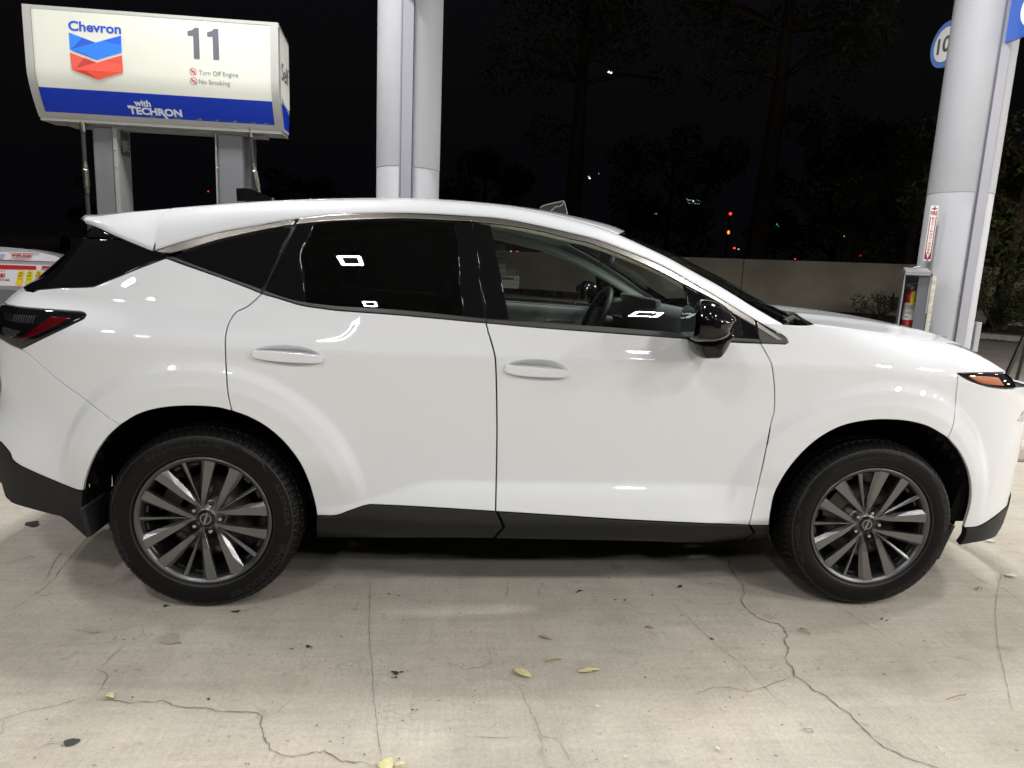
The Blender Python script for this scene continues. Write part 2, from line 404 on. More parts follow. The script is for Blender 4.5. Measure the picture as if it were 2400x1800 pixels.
# handles ----------------------------------------------------------
hz = dict(r=Z('D', (1633,1180),(1655,1155),(1740,1134),(1850,1128),(1980,1146),(2075,1186),(2094,1222),(2080,1248),(2000,1266),(1890,1270),(1760,1248),(1660,1215)),
          f=Z('E', (1052,1278),(1075,1250),(1150,1230),(1250,1222),(1370,1233),(1455,1272),(1470,1315),(1440,1348),(1340,1363),(1200,1355),(1110,1330),(1062,1302)))
hb = dict(r=Z('D', (1637,1172),(1645,1162),(1760,1165),(1900,1176),(2020,1186),(2082,1196),(2093,1226),(2072,1240),(2000,1242),(1900,1238),(1790,1230),(1690,1216),(1638,1200)),
          f=Z('E', (1057,1268),(1066,1258),(1180,1264),(1300,1274),(1400,1284),(1458,1294),(1467,1322),(1444,1334),(1380,1336),(1290,1332),(1190,1326),(1110,1314),(1058,1294)))
def bowl(name, parent, px, material):
    L = np.array(to_uz(crv(px, 4, True))); c = L.mean(0); n = len(L); V = []; N = []; Fs = []
    rings = 7
    for k in range(rings+1):
        s = 1-k/rings; q = c+(L-c)*s; dep = 0.026*(1-s**2.2)
        p = skin(q[:, 0], q[:, 1])-skin_n(q[:, 0], q[:, 1])*dep
        V += list(p)
    for k in range(rings):
        for i in range(n):
            j = (i+1) % n; Fs.append([k*n+i, k*n+j, (k+1)*n+j, (k+1)*n+i])
    me = bpy.data.meshes.new(name); me.from_pydata([tuple(v) for v in V], [], Fs); me.update()
    # orient outwards
    if me.polygons[0].normal.y > 0: me.flip_normals()
    for p in me.polygons: p.use_smooth = True
    add_obj(name, me, parent, material); add_obj(name, mirrored(me, name), TWIN[parent.name], material)
    return L
doors = {}
def door(key, name, outline):
    h = np.array(to_uz(crv(hz[key], 4, True)))
    a, b = panel(name, car, outline, M['paint'], holes=[h], gap=.0030)
    doors[key] = a
    bowl('handle_recess', a, hz[key], M['paint'])
    panel('handle', a, path(hb[key]+[hb[key][0]], step=3), M['paint'], off=0.016, gap=0, th=0.020, rnd=0.005, step=0.006)
    return a
rd = door('r', 'rear_door', path(L_qd, cC, rockR, L_dd[::-1], belt_r[::-1], step=5))
fd = door('f', 'front_door', path(L_dd, rockF, L_df[::-1], belt_f[::-1], step=5))
panel('lock_button', fd, path(Z('E', (1170,1292),(1205,1292)), Z('E', (1205,1306),(1170,1306)), Z('E', (1170,1306),(1170,1292)), step=2), M['paint'], off=0.0175, gap=0.0, th=0.003, rnd=0.0006, step=0.003)
# quarter, fender, bumpers ------------------------------------------
ut, zt = inv(55, 765)
rear_top = [('uz', -0.98, 1.20), ('uz', -1.15, 1.20), ('uz', -1.15, 1.13)]
quarter = panel('quarter_panel', car, path(L_qb, cB, L_qd[::-1], Z('D', (1695,795),(1600,757),(1400,682),(1200,612),(1075,566)),
    Z('D', (1075,566),(900,632),(640,738),(570,754),(400,759),(250,770)), step=5)+[('uz', -0.80, 1.252), ('uz', -1.0, 1.25), ('uz', -1.3, 1.245), ('uz', -1.3, 1.185)]+path(tl[:1]+tl[1:5], tl[4:9], [tl[8], tl[9]], step=5), M['paint'])[0]
panel('rear_bumper', car, to_uz(path(cA[::-1], Z('G', (540,692),(460,672),(125,525),(60,440),(5,375)), step=5)) + [np.array(p) for p in [(-1.25, 0.60), (UMIN+.02, 0.60), (UMIN+.02, 0.98), (-1.25, 0.985)]] + to_uz(path(Z('T', (0,1045),(100,1110),(250,1195),(445,1275)), L_qb, step=5)), M['paint'], uz=True)
panel('front_fender', car, path(L_df, archF[:12], L_fb, [L_fb[-1], hood_line[0]], hood_line, Z('N', (1560,728),(1420,752),(1200,750),(985,735)), Z('N', (985,735),(870,715),(640,712)),
    Z('N', (640,712),(690,745),(1000,930),(1075,1010),(1085,1050),(1040,1080)), Z('N', (1040,1080),(800,1072),(610,1062)), step=5), M['paint'])
hl_top = Z('K', (303,125),(500,120),(715,125)); hl_bot = Z('K', (303,128),(400,185),(540,235),(690,257),(780,257),(805,243))
panel('front_bumper', car, to_uz(path(L_fb[::-1], archF[11:], Z('K', (368,1432),(480,1420),(600,1350),(700,1268),(770,1195)), step=5)) + [np.array(p) for p in [(UMAX-.35, 0.50), (UMAX-.02, 0.5), (UMAX-.02, 0.92), (UMAX-.35, 0.97)]] + to_uz(path(hl_bot, step=5))[::-1], M['paint'], uz=True)
panel('rear_valance', car, to_uz(path(Z('G', (0,372),(60,440),(125,525),(460,672),(540,692)), Z('G', (540,692),(538,830),(572,1000)), Z('G', (572,1000),(420,872),(330,842),(100,777),(55,735),(10,640)), step=5)) + [np.array(p) for p in [(-1.25, 0.40), (UMIN+.02, 0.38), (UMIN+.02, 0.595), (-1.25, 0.595)]], M['plastic'], uz=True, off=0.004, th=0.03)
panel('front_valance', car, to_uz(path(Z('K', (790,1185),(720,1252),(600,1350),(480,1420),(370,1430)), Z('K', (370,1430),(362,1500),(310,1575)), Z('K', (310,1575),(520,1537),(640,1492),(735,1425)), step=5)) + [np.array(p) for p in [(UMAX-.35, 0.29), (UMAX-.02, 0.27), (UMAX-.02, 0.49), (UMAX-.35, 0.49)]], M['plastic'], uz=True, off=0.006, th=0.03)
for nm, o in (('rocker_moulding', path(rockR, Z('I', (1021,662),(1056,738)), Z('I', (1056,738),(1008,793)), Z('I', (1008,793),(500,790),(93,790)), Z('I', (93,790),(93,683)), step=5)),
              ('rocker_moulding', path(Z('I', (1032,663),(1400,687),(1700,706),(2100,725)) + Z('H', (250,909),(430,917)), Z('H', (430,917),(455,960)), Z('H', (455,960),(360,1022)), Z('H', (360,1022),(0,1019))+Z('I', (1700,806),(1020,794)), Z('I', (1020,794),(1071,738)), Z('I', (1071,738),(1032,663)), step=5)),
              ('rocker_moulding', path(Z('H', (440,918),(560,920)), Z('H', (560,920),(555,1088)), Z('H', (555,1088),(450,1065),(372,1026)), Z('H', (372,1026),(468,958)), Z('H', (468,958),(440,918)), step=5))):
    panel(nm, car, o, M['plastic'], off=0.006, th=0.03, rnd=0.004, gap=0.001)
# inner shell: everything behind the shut lines is black
def shell():
    us = np.r_[np.arange(UMIN+0.01, UMAX-0.01, 0.05), UMAX-0.01]; zs = np.arange(0.36, 1.19, 0.04)
    mb = MB(); idx = {}
    V = []; Fs = []
    for i, u in enumerate(us):
        for j, z in enumerate(zs):
            p = skin(u, z)-skin_n(u, z)*0.032; V.append(p)
    nz = len(zs)
    for i in range(len(us)-1):
        for j in range(nz-1):
            uc, zc = (us[i]+us[i+1])/2, (zs[j]+zs[j+1])/2
            if min(math.hypot(uc-2.80, zc-0.38), math.hypot(uc-0.0, zc-0.38)) < 0.503: continue
            if (abs(uc-2.80) < 0.5 or abs(uc) < 0.5) and zc < 0.40: continue
            if uc > 2.5 and zc > 1.0-0.10*(uc-2.5): continue
            Fs.append((i*nz+j, (i+1)*nz+j, (i+1)*nz+j+1, i*nz+j+1))
    me = bpy.data.meshes.new('body_shell'); me.from_pydata([tuple(v) for v in V], [], Fs); me.update()
    m2 = mirrored(me, 'x'); mb.add([v.co for v in me.vertices], [list(p.vertices) for p in me.polygons]); mb.add([v.co for v in m2.vertices], [list(p.vertices) for p in m2.polygons])
    mb.box((1.4, YC, 0.315), (1.70, 1.42, 0.03)); mb.box((1.4, YC, 0.285), (1.5, 1.2, 0.03)); mb.box((0.0, YC, 0.48), (1.1, 1.1, 0.03)); mb.box((2.8, YC, 0.48), (1.1, 1.1, 0.03))
    mb.tube([(0.0, 0.15, 0.36), (0.0, 1.71, 0.36)], 0.04); mb.tube([(2.8, 0.15, 0.36), (2.8, 1.71, 0.36)], 0.035)
    mb.tube([(-0.5, 1.3, 0.28), (0.4, 1.2, 0.28), (2.2, 1.1, 0.27)], 0.035)
    return mb.obj('body_shell', M['dark'], car)
shell()
print('U', UMIN, UMAX, inv(0,1034), inv(10,1130), inv(2374,1195), inv(2385,1159), inv(60,850), inv(50,868))
def liner(cx):
    for s in (0, 1):
        mb = MB(); n = 28; V = []; Fs = []; rad = 0.505
        ys = (0.004, 0.34) if s == 0 else (2*YC-0.34, 2*YC-0.004)
        for k in range(n+1):
            t = math.radians(-14+208*k/n); xx, zz = cx+rad*math.cos(t), 0.385+rad*math.sin(t)
            uu = float(np.interp(xx, XG, UG)); yo = float(skin(np.array(uu), np.array(zz))[1])+0.030+0.03*float(ss(-0.25, -0.45, xx) if xx < 0 else 0); yy = (yo, ys[1]) if s == 0 else (ys[0], 2*YC-yo)
            for y in yy: V.append((cx+rad*math.cos(t), y, 0.385+rad*math.sin(t)))
        for k in range(n): Fs.append((2*k, 2*k+1, 2*k+3, 2*k+2))
        yi = ys[1] if s == 0 else ys[0]
        mb.add(V, Fs, 0, True); mb.add([(cx-0.5, yi, 0.22), (cx+0.5, yi, 0.22), (cx+0.5, yi, 0.95), (cx-0.5, yi, 0.95)], [(0, 1, 2, 3)])
        mb.obj('wheel_arch_liner', M['dark'], car)
liner(2.80); liner(0.0)
# mud flap / splash guards
for bx_ in ((3.17, 0.09, 0.315, .22, .17, 18), (-0.44, 0.15, 0.375, .34, .12, -10)):
    mb = MB(); mb.box(bx_[:3], (0.02, bx_[3], bx_[4]), Matrix.Rotation(math.radians(bx_[5]), 3, 'Y'), bev=.006); mb.obj('splash_guard', M['plastic'], car)
# lamps --------------------------------------------------------------
tlp = to_uz(path(tl[:5], tl[4:9], [tl[8], tl[9]], Z('T', (445,1275),(250,1195),(100,1110),(0,1045)), step=4)) 
tail = panel('tail_lamp', car, tlp+[np.array(p) for p in [(-1.3, 0.99), (-1.3, 1.18)]], M['gloss'], uz=True, off=0.004, th=0.03, rnd=0.006)[0]
panel('reflector', tail, path(Z('T', (1120,588),(1350,590),(1550,602)), Z('T', (1550,602),(1200,790),(900,920),(600,1040),(380,1120)), Z('T', (380,1120),(560,990),(800,820),(1120,588)), step=3), M['redlens'], off=0.0055, gap=0, th=0.003, rnd=0.001, step=0.008)
panel('lamp_grille', tail, path(Z('T', (120,480),(350,545),(850,575)), Z('T', (850,575),(640,735)), Z('T', (640,735),(400,705),(200,650),(110,600)), Z('T', (110,600),(120,480)), step=3), M['smoke'], off=0.0055, gap=0, th=0.003, rnd=0.001, step=0.008)
panel('lamp_grille', tail, path(Z('T', (90,790),(280,850),(470,885)), Z('T', (470,885),(290,1040)), Z('T', (290,1040),(180,990),(80,900)), Z('T', (80,900),(90,790)), step=3), mat('lamp_grey', (0.035, 0.035, 0.034), 0.2), off=0.0055, gap=0, th=0.003, rnd=0.001, step=0.008)
for k in range(9):
    x0 = 330+k*52
    panel('lamp_rib', tail, path(Z('T', (x0+22, 548+k*3),(x0+34, 550+k*3)), Z('T', (x0+34, 550+k*3),(x0-2, 690+k*5)), Z('T', (x0-2, 690+k*5),(x0-14, 688+k*5)), Z('T', (x0-14, 688+k*5),(x0+22, 548+k*3)), step=2), M['rubber'], off=0.0075, gap=0, th=0.002, rnd=0.0003, step=0.004, both=False)
hlp = path(hl_top, Z('K', (715,125),(760,165),(805,243)), hl_bot[::-1], step=4)
head = panel('head_lamp', car, hlp, M['gloss'], off=0.002, th=0.03, rnd=0.005)[0]
panel('side_marker', head, path(Z('K', (385,150),(560,155),(645,165)), Z('K', (645,165),(692,232)), Z('K', (692,232),(560,220),(480,203)), Z('K', (480,203),(385,150)), step=3), M['amber'], off=0.004, gap=0, th=0.003, rnd=0.001, step=0.008)
u1, z1 = inv(2388, 985)
panel('lower_lamp', car, to_uz(path(Z('K', (850,452),(800,530)), Z('K', (800,530),(835,542))))+[np.array((3.74, .835)), np.array((4.0, .83)), np.array((4.0, .90)), np.array((3.70, .90))], M['clearlens'], uz=True, off=0.003, th=0.01)
# side glazing ---------------------------------------------------------
C0pts = [(360.6,588.5),(426,567.6),(511.8,545.3),(597.7,529),(693.9,513.7),(800,502.8),(944.7,499.3),(1100,506.4),(1181,513.4),(1262.8,529.2),(1344,547.8),(1400,562),(1461,585),(1542.8,618.5),(1624,663.8),(1680,695.8),(1768,748.5),(1828,782.5)]
gq = path(Z('c', (355,700),(440,672),(1000,497),(1500,383),(1985,298)), Z('e', (548,285),(430,540),(250,920),(130,1180),(60,1245)), Z('D', (1675,768),(1400,663),(1128,562)), step=5)
panel('quarter_window', quarter, gq, M['gloss'], off=-0.004, gap=0.001, th=0.004, rnd=0.001)
trim_q = path(Z('c', (150,640),(500,517),(1000,388),(1500,294),(2052,208)), Z('c', (2052,208),(2022,276)), Z('c', (2022,276),(1900,290),(1500,368),(1000,480),(600,600),(380,654)), Z('c', (380,654),(230,652),(150,640)), step=4)
trim_r = path(Z('e', (668,160),(1000,118),(1327,92))+Z('E', (400,280),(843,300)), Z('E', (843,300),(845,329)), Z('E', (845,329),(730,325),(400,311))+Z('e', (1327,182),(900,212),(628,240)), Z('e', (628,240),(668,160)), step=4)
trim_f = path(Z('a', (50,202),(600,255),(1200,377),(1800,513),(2212,618))+Z('b', (600,198),(1200,444),(1800,780),(2212,1012))+Z('M', (1430,755)), Z('M', (1430,755),(1452,862)), Z('M', (1452,862),(1100,660))+Z('b', (2212,1090),(1620,780),(1200,560),(600,290),(0,72))+Z('a', (1800,600),(1200,450),(600,350),(55,294)), Z('a', (55,294),(50,202)), step=4)
panel('window_trim', car, trim_q, M['trim'], off=0.005, gap=0, th=0.010, rnd=0.003, step=0.008)
panel('window_trim', rd, trim_r, M['trim'], off=0.005, gap=0, th=0.010, rnd=0.003, step=0.008)
panel('window_trim', fd, trim_f, M['trim'], off=0.005, gap=0, th=0.010, rnd=0.003, step=0.008)
panel('window_trim', car, path(Z('M', (1470,790),(1890,1085)), Z('M', (1890,1085),(1800,1085)), Z('M', (1800,1085),(1482,885)), Z('M', (1482,885),(1470,790)), step=4), M['trim'], off=0.006, gap=0, th=0.010, rnd=0.002, step=0.008)
panel('window_pillar', fd, path(Z('E', (850,332),(968,354)), Z('E', (968,354),(1000,500),(1050,760),(1090,966)), Z('E', (1090,966),(941,960)), Z('E', (941,960),(902,700),(866,450),(850,332)), step=5), M['gloss'], off=0.0, gap=0.0015, th=0.01)
panel('window_pillar', rd, path(Z('E', (735,330),(846,332)), Z('E', (846,332),(864,450),(900,700),(937,958)), Z('E', (937,958),(790,945)), Z('E', (790,945),(765,700),(750,500),(735,330)), step=5), M['gloss'], off=0.0, gap=0.0015, th=0.01)
glass_r = path(Z('e', (912,222),(1327,190))+Z('E', (400,320),(735,332)), Z('E', (735,332),(750,500),(765,700),(790,942)), Z('E', (790,942),(400,903),(0,880))+Z('e', (1000,1478),(775,1450)), Z('e', (775,1450),(745,1000),(712,780),(735,650),(790,520),(850,380),(912,222)), step=5)
panel('window_glass', rd, glass_r, M['tintglass'], off=-0.004, gap=0.0, th=0.004, rnd=0.001)
panel('window_pillar', rd, path(Z('e', (628,246),(905,217)), Z('e', (905,217),(850,370),(780,515),(720,640),(704,760),(737,1000),(767,1450)), Z('e', (767,1450),(500,1392),(130,1264)), Z('e', (130,1264),(300,900),(480,530),(628,246)), step=5), M['gloss'], off=0.0, gap=0.001, th=0.012, rnd=0.004)
glass_f = path(Z('a', (372,352),(600,372),(1200,470),(1800,622),(2212,730))+Z('b', (600,315),(1200,590),(1610,782)), Z('M', (290,200),(330,330),(370,600),(385,980)), Z('M', (385,980),(0,972))+Z('E', (1700,1010),(1300,984),(1090,968)), Z('E', (1090,968),(1050,760),(1000,500),(970,352)), step=5)
panel('window_glass', fd, glass_f, M['glass'], off=-0.004, gap=0.0, th=0.004, rnd=0.001)
# black surround of the front glass
panel('sail_cover', fd, path(Z('M', (285,185),(450,272),(800,482),(1100,662),(1452,864)), Z('M', (1452,864),(1512,1066)), Z('M', (1512,1066),(1240,1050),(383,982)), Z('M', (383,982),(375,600),(335,330),(285,185)), step=5), M['gloss'], off=-0.001, gap=0.0, th=0.012)
panel('sail_cover', car, path(Z('M', (1462,764),(1850,992),(1955,1062)), Z('M', (1955,1062),(1990,1110),(1960,1152)), Z('M', (1960,1152),(1540,1132)), Z('M', (1540,1132),(1516,1070),(1462,764)), step=5), M['mould'], off=0.002, gap=0.001, th=0.012)
panel('quarter_glass', fd, path(Z('M', (1150,740),(1200,690)), Z('M', (1200,690),(1250,1030)), Z('M', (1250,1030),(1040,1030)), Z('M', (1040,1030),(1150,740)), step=4), M['smoke'], off=0.002, gap=0.0, th=0.004, rnd=0.001, step=0.01)
panel('belt_moulding', car, path(Z('D', (1078,562),(1128,560)), Z('D', (1128,560),(1400,663),(1690,767)), Z('D', (1690,767),(1700,772),(1692,795)), Z('D', (1692,795),(1600,755),(1400,680),(1078,562)), step=4), M['mould'], off=0.005, gap=0.0005, th=0.012, step=0.008)
panel('belt_moulding', rd, path(Z('e', (125,1264),(500,1391),(775,1452),(1000,1480),(1327,1512))+Z('E', (400,904),(790,944),(936,960)), Z('E', (936,960),(938,985)), Z('E', (938,985),(780,971),(400,936),(0,906))+Z('D', (2100,893),(1950,870),(1800,825),(1700,796)), Z('D', (1700,796),(1712,775)), step=4), M['mould'], off=0.005, gap=0.0005, th=0.012, step=0.008)
panel('belt_moulding', fd, path(Z('E', (941,962),(1300,985),(1700,1011),(2150,1048))+Z('M', (360,1000),(1000,1040),(1512,1070)), Z('M', (1512,1070),(1528,1130)), Z('M', (1528,1130),(1000,1100),(360,1050))+Z('E', (2150,1080),(1700,1047),(1300,1018),(943,986)), Z('E', (943,986),(941,962)), step=4), M['mould'], off=0.005, gap=0.0005, th=0.012, step=0.008)
# rear side window pillar in gloss black running up under the spoiler
dp = to_uz(path(Z('D', (985,524),(1110,554),(1078,563)), Z('D', (1078,563),(900,631),(640,737),(570,753),(400,758),(230,770)), step=5))
panel('pillar_cover', car, dp+[np.array(p) for p in [(-0.80, 1.257), (-1.0, 1.255), (-1.25, 1.25), (-1.25, 1.50), (-0.85, 1.525)]]+to_uz(path(Z('D', (568,352),(760,428),(900,484),(985,520)), step=5)), M['gloss'], uz=True, off=0.0, gap=0.001, th=0.01)
# ------------------------------------------------------------------ text
def text_data(s, bold=0.0, shear=0.0, spacing=1.0, detail=4):
    c = bpy.data.curves.new('t', 'FONT'); c.body = s; c.size = 1.0; c.offset = bold; c.shear = shear; c.space_character = spacing; c.resolution_u = detail
    o = bpy.data.objects.new('t', c); COL.objects.link(o)
    dg = bpy.context.evaluated_depsgraph_get(); me = bpy.data.meshes.new_from_object(o.evaluated_get(dg))
    V = np.array([v.co[:] for v in me.vertices]); Fs = [list(p.vertices) for p in me.polygons]
    bpy.data.objects.remove(o); bpy.data.curves.remove(c); bpy.data.meshes.remove(me)
    V = V[:, :2]; V = V-V.min(0); return V, Fs, V.max(0)
def put_text(mb, s, fn, box, bold=0.02, shear=0.0, spacing=1.0, mi=0, keep=False):
    """lay the text over the rectangle box=(x0,y0,x1,y1) of the surface fn(x,y)->3D"""
    V, Fs, m = text_data(s, bold, shear, spacing)
    sx = (box[2]-box[0])/m[0]; sy = (box[3]-box[1])/m[1]
    P = [fn(box[0]+x*sx, box[1]+y*sy) for x, y in V]
    mb.add(P, Fs, mi)
def put_poly(mb, pts, fn, mi=0, sub=1):
    tri = tessellate_polygon([[Vector((p[0], p[1], 0)) for p in pts]])
    P = [fn(*p) for p in pts]; a = area(pts)
    mb.add(P, [list(t) for t in tri], mi)
# ------------------------------------------------------------------ roof, rails, windscreen, bonnet
C0uz = [inv(*p) for p in C0pts]; C0 = np.array([skin(u, z) for u, z in C0uz])
C1raw = [(399.7,489,.285),(494.6,481.5,.28),(600,474,.28),(720,468.6,.28),(840,466,.278),(950,466.2,.275),(1060,471,.27),(1168,481,.265),(1235.6,491.2,.262),(1303,505,.258),(1400,531,.25),(1451.6,550.5,.24),(1515.6,579.7,.21),(1569.9,606,.185),(1624,636,.155),(1680,667,.125),(1719,690.6,.10),(1762.5,718,.075),(1833,759,.045)]
C1 = np.array([at_y(*p) for p in C1raw])
def cint(C, x):
    return np.array([x, np.interp(x, C[:, 0], C[:, 1]), np.interp(x, C[:, 0], C[:, 2])])
def smooth_curve(C, n=140):
    P = np.array(crv(list(C), 0.02)); return P
C0s = smooth_curve(C0); C1s = smooth_curve(C1)
def grid_obj(name, parent, G, material, both=False, flip=False, th=0.0, **props):
    G = np.array(G); n, m, _ = G.shape; V = G.reshape(-1, 3); Fs = []
    for i in range(n-1):
        for j in range(m-1):
            f = (i*m+j, (i+1)*m+j, (i+1)*m+j+1, i*m+j+1); Fs.append(f[::-1] if flip else f)
    me = bpy.data.meshes.new(name); me.from_pydata([tuple(v) for v in V], [], Fs); me.update()
    for p in me.polygons: p.use_smooth = True
    o = add_obj(name, me, parent, material, **props)
    if both: add_obj(name, mirrored(me, name), parent, material, **props)
    return o
def at_frac(P, t):
    L = np.r_[0, np.cumsum(np.linalg.norm(np.diff(P, axis=0), axis=1))]; L /= L[-1]
    return np.stack([np.interp(t, L, P[:, k]) for k in range(3)], -1)
ts = np.linspace(0, 1, 120); A0 = at_frac(C0s, ts)
# sample C1 at matching x (cut line leans so shift linearly)
x0a, x0b, x1a, x1b = A0[0, 0], A0[-1, 0], C1s[0, 0], C1s[-1, 0]
xm = x1a+(A0[:, 0]-x0a)/(x0b-x0a)*(x1b-x1a)
A1 = np.stack([xm, np.interp(xm, C1s[:, 0], C1s[:, 1]), np.interp(xm, C1s[:, 0], C1s[:, 2])], -1)
G = []
for i in range(len(ts)):
    a, b = A0[i].copy(), A1[i]; dz = b[2]-a[2]; dy = b[1]-a[1]
    k = float(ss(0.75, 1.0, ts[i])); 
    q = a+np.array([(b[0]-a[0])*0.5, dy*(0.33+0.15*k), dz*(0.90-0.3*k)])
    row = [a+np.array([0, 0.03, -0.004]), a+np.array([0, 0.004, -0.001])]
    for t in np.linspace(0, 1, 14): row.append((1-t)**2*a+2*t*(1-t)*q+t*t*b)
    row.append(b+np.array([0, 0.002, -0.009])); row.append(b+np.array([0, 0.020, -0.013]))
    G.append(row)
rail = grid_obj('roof_rail', car, G, M['paint'], both=True)
def top_point(e, u, bx, cz):
    y = YC+(e[1]-YC)*(-u)      # u=-1 near edge, +1 far edge
    g = 1-abs(u)**2.2
    return (e[0]+bx*g, y, e[2]+cz*g)
mb = MB(); mb.tube([tuple(p+np.array([0, -.002, -.003])) for p in C0s[::2]], .0035, 6); seal = mb.obj('roof_seal', M['dark'], car); add_obj('roof_seal', mirrored(seal.data, 'roof_seal'), car, M['dark'])
us = np.linspace(-1, 1, 41)
xh = at_y(1451.6, 550.5, .24)[0]
def roofG(x0, x1, n, lift=0.002):
    G = []
    for t in np.linspace(0, 1, n):
        x = x0+(x1-x0)*t; e = cint(C1s, x)+np.array([0, 0.004, lift])
        e = e+np.array([0, .002, -.0005]); row = [np.array(top_point(e, u, 0.14*float(ss(0.9, xh, x)), 0.036+0.006*float(ss(1.0, xh, x)))) for u in us]
        G.append([row[0]+np.array([0, .001, -.014])]+row+[row[-1]+np.array([0, -.001, -.014])])
    return G
grid_obj('roof_panel', car, roofG(C1s[0, 0]+0.004, xh-0.004, 50), M['paint'])
G = []
for t in np.linspace(0, 1, 40):
    x = xh+(C1s[-1, 0]+0.03-xh)*t; e = cint(C1s, x)
    if x > C1s[-1, 0]: e = C1s[-1]+(C1s[-1]-C1s[-4])/np.linalg.norm((C1s[-1]-C1s[-4])[:1])*(x-C1s[-1, 0])
    e = np.array(e)+np.array([0, 0.004, -0.006])
    G.append([top_point(e, u, 0.14+0.14*t, 0.038+0.008*t) for u in us])
grid_obj('windshield', car, G, M['windshield'])
# frit band of the windscreen edges (black ceramic border) just beneath the glass
Gf = np.array(G); 
grid_obj('windshield_border', car, Gf[:, :3]-np.array([0, 0, 0.003]), M['gloss'], both=True)
grid_obj('windshield_border', car, Gf[:3]-np.array([0, 0, 0.003]), M['gloss'])
grid_obj('windshield_border', car, Gf[-4:]-np.array([0, 0, 0.003]), M['gloss'])
# spoiler
cr = [at_y(x, y, yy) for x, y, yy in [(399.7,489.5,.285),(342.8,494.8,.29),(300,499,.30),(261,503.5,.315),(225,507.5,.335),(205,507.5,.350)]]
bo = [at_y(x, y, yy) for x, y, yy in [(357.5,588,.106),(330,577,.122),(288.5,560,.163),(261,548,.20),(225,531.5,.27),(203.5,525,.335)]]
cr = np.array(crv(cr, .02)); bo = np.array(crv(bo, .02)); n = 24
cr = at_frac(cr, np.linspace(0, 1, n)); bo = at_frac(bo, np.linspace(0, 1, n))
tip = at_y(198, 515.5, .36)
G = []
for i in range(n):
    a, b = bo[i], cr[i]; row = [a+np.array([0.0, 0.05, 0.012]), a+np.array([0, 0.006, -0.001])]
    for t in np.linspace(0, 1, 9):
        p = a*(1-t)+b*t+np.array([0, -0.020*math.sin(math.pi*t)-0.006*t, 0.0]); row.append(p)
    G.append(row)
last = [p*0+tip*1 for p in G[-1]]
mid = [np.array(p)*0.45+tip*0.55+np.array([-0.004, 0, 0]) for p in G[-1]]
G.append(mid); G.append([tip+np.array([0, 0.004*(k), 0]) for k in range(len(mid))])
mb = MB(); mb.tube([tuple(bo[0]*(1-t)+cr[0]*t+np.array([.004, -0.020*math.sin(math.pi*t)-0.006*t+.001, 0.0])) for t in np.linspace(0, 1, 12)], .0028, 6); seam_ = mb.obj('body_seam', M['mould'], car); add_obj('body_seam', mirrored(seam_.data, 'body_seam'), car, M['mould'])
sp_side = grid_obj('spoiler', car, G, M['paint'], both=True, flip=True)
G = []
for i in range(n):
    t = i/(n-1); e = cr[i]+np.array([0, -0.004, 0.0]); bx = -0.03-0.14*t
    G.append([top_point(e, u, bx, 0.034-0.010*t) for u in us])
e = tip; G.append([top_point(e+np.array([-0.004, 0, 0.0]), u, -0.175, 0.020) for u in us])
G.append([top_point(e+np.array([0.02, 0, -0.012]), u, -0.15, 0.012) for u in us]); G.append([top_point(e+np.array([0.20, 0, -0.035]), u, -0.10, 0.02) for u in us])
grid_obj('spoiler', car, G, M['paint'], flip=True)
# rear window between the pillar covers
G = []
for t in np.linspace(0, 1, 14):
    e = np.array([-0.82+0.30*t**1.2, 0.33+0.12*t, 1.20+0.33*t])
    G.append([top_point(e, u, -0.20+0.05*t, 0.0) for u in us])
grid_obj('rear_window', car, G, M['gloss'], flip=True)
panel('tailgate', car, [(-1.3, .99), (UMIN+.02, .99), (UMIN+.02, 1.25), (-1.3, 1.25)], M['paint'], uz=True, step=.03)
# bonnet
HL = [inv(*p) for p in hood_line]; HLp = np.array([skin(u, z) for u, z in HL])[::-1]          # from cowl to nose
HLs = np.array(crv(list(HLp), 0.02)); m = 46; HLf = at_frac(HLs, np.linspace(0, 1, m))
G = []
for i in range(m):
    t = i/(m-1); e = HLf[i]+np.array([0, 0.004, 0.001])
    row = [e+np.array([0, -0.001, -0.012])]
    for u in np.linspace(-1, 1, 49):
        g = 1-abs(u)**2.4; ridge = 0.010*math.exp(-((abs(u)-0.62)/0.10)**2)
        g = 1-abs(u)**(1.7+0.8*t); y = YC+(e[1]-YC)*(-u); bx = (0.15*(1-t)+0.30*t); cz = (0.022+0.034*math.sin(math.pi*min(t*0.9+0.1, 1))-0.030*t*t)*g+ridge*(1-t*0.8)
        row.append(np.array([e[0]+bx*g, y, e[2]+cz-0.02*t*g]))
    row.append(row[-1]+np.array([0, 0.0, -0.012])); G.append(row)
bonnet = grid_obj('bonnet', car, G, M['paint'])
bonG = np.array(G)
# cowl: black tray between the glass and the bonnet
mb = MB(); Vc = []; row0 = np.array(Gf[-1])
Vg = []
for k, u in enumerate(us):
    a = row0[k]; a = np.array(a)-np.array([0.02, 0, 0.004]); b0 = bonG[0][1+int(round((u+1)/2*48))]
    b = np.array(b0)+np.array([0.02, 0, -0.022]); Vg.append([a, (a+b)/2+np.array([0, 0, -0.028]), b])
g = grid_obj('cowl', car, np.array(Vg).transpose(1, 0, 2), M['dark'])
mb = MB()
wa = at_y(1905, 748, .22); wb = at_y(1838, 752, .16); wc = at_y(1772, 712, .72)
mb.tube([at_y(1850, 757, .17), at_y(1846, 749, .19), at_y(1815, 733, .38), wc], [0.013, 0.009, 0.006, 0.004], 8)
mb.tube([at_y(1838, 757, .15)+np.array([0, 0, .0]), at_y(1858, 748, .2)+np.array([0, 0, .008])], [0.016, 0.012], 10)
mb.tube([at_y(1860, 745, .25), at_y(1874, 752, .22)], [0.010, 0.006], 8)
mb.obj('wiper', M['plastic'], car)
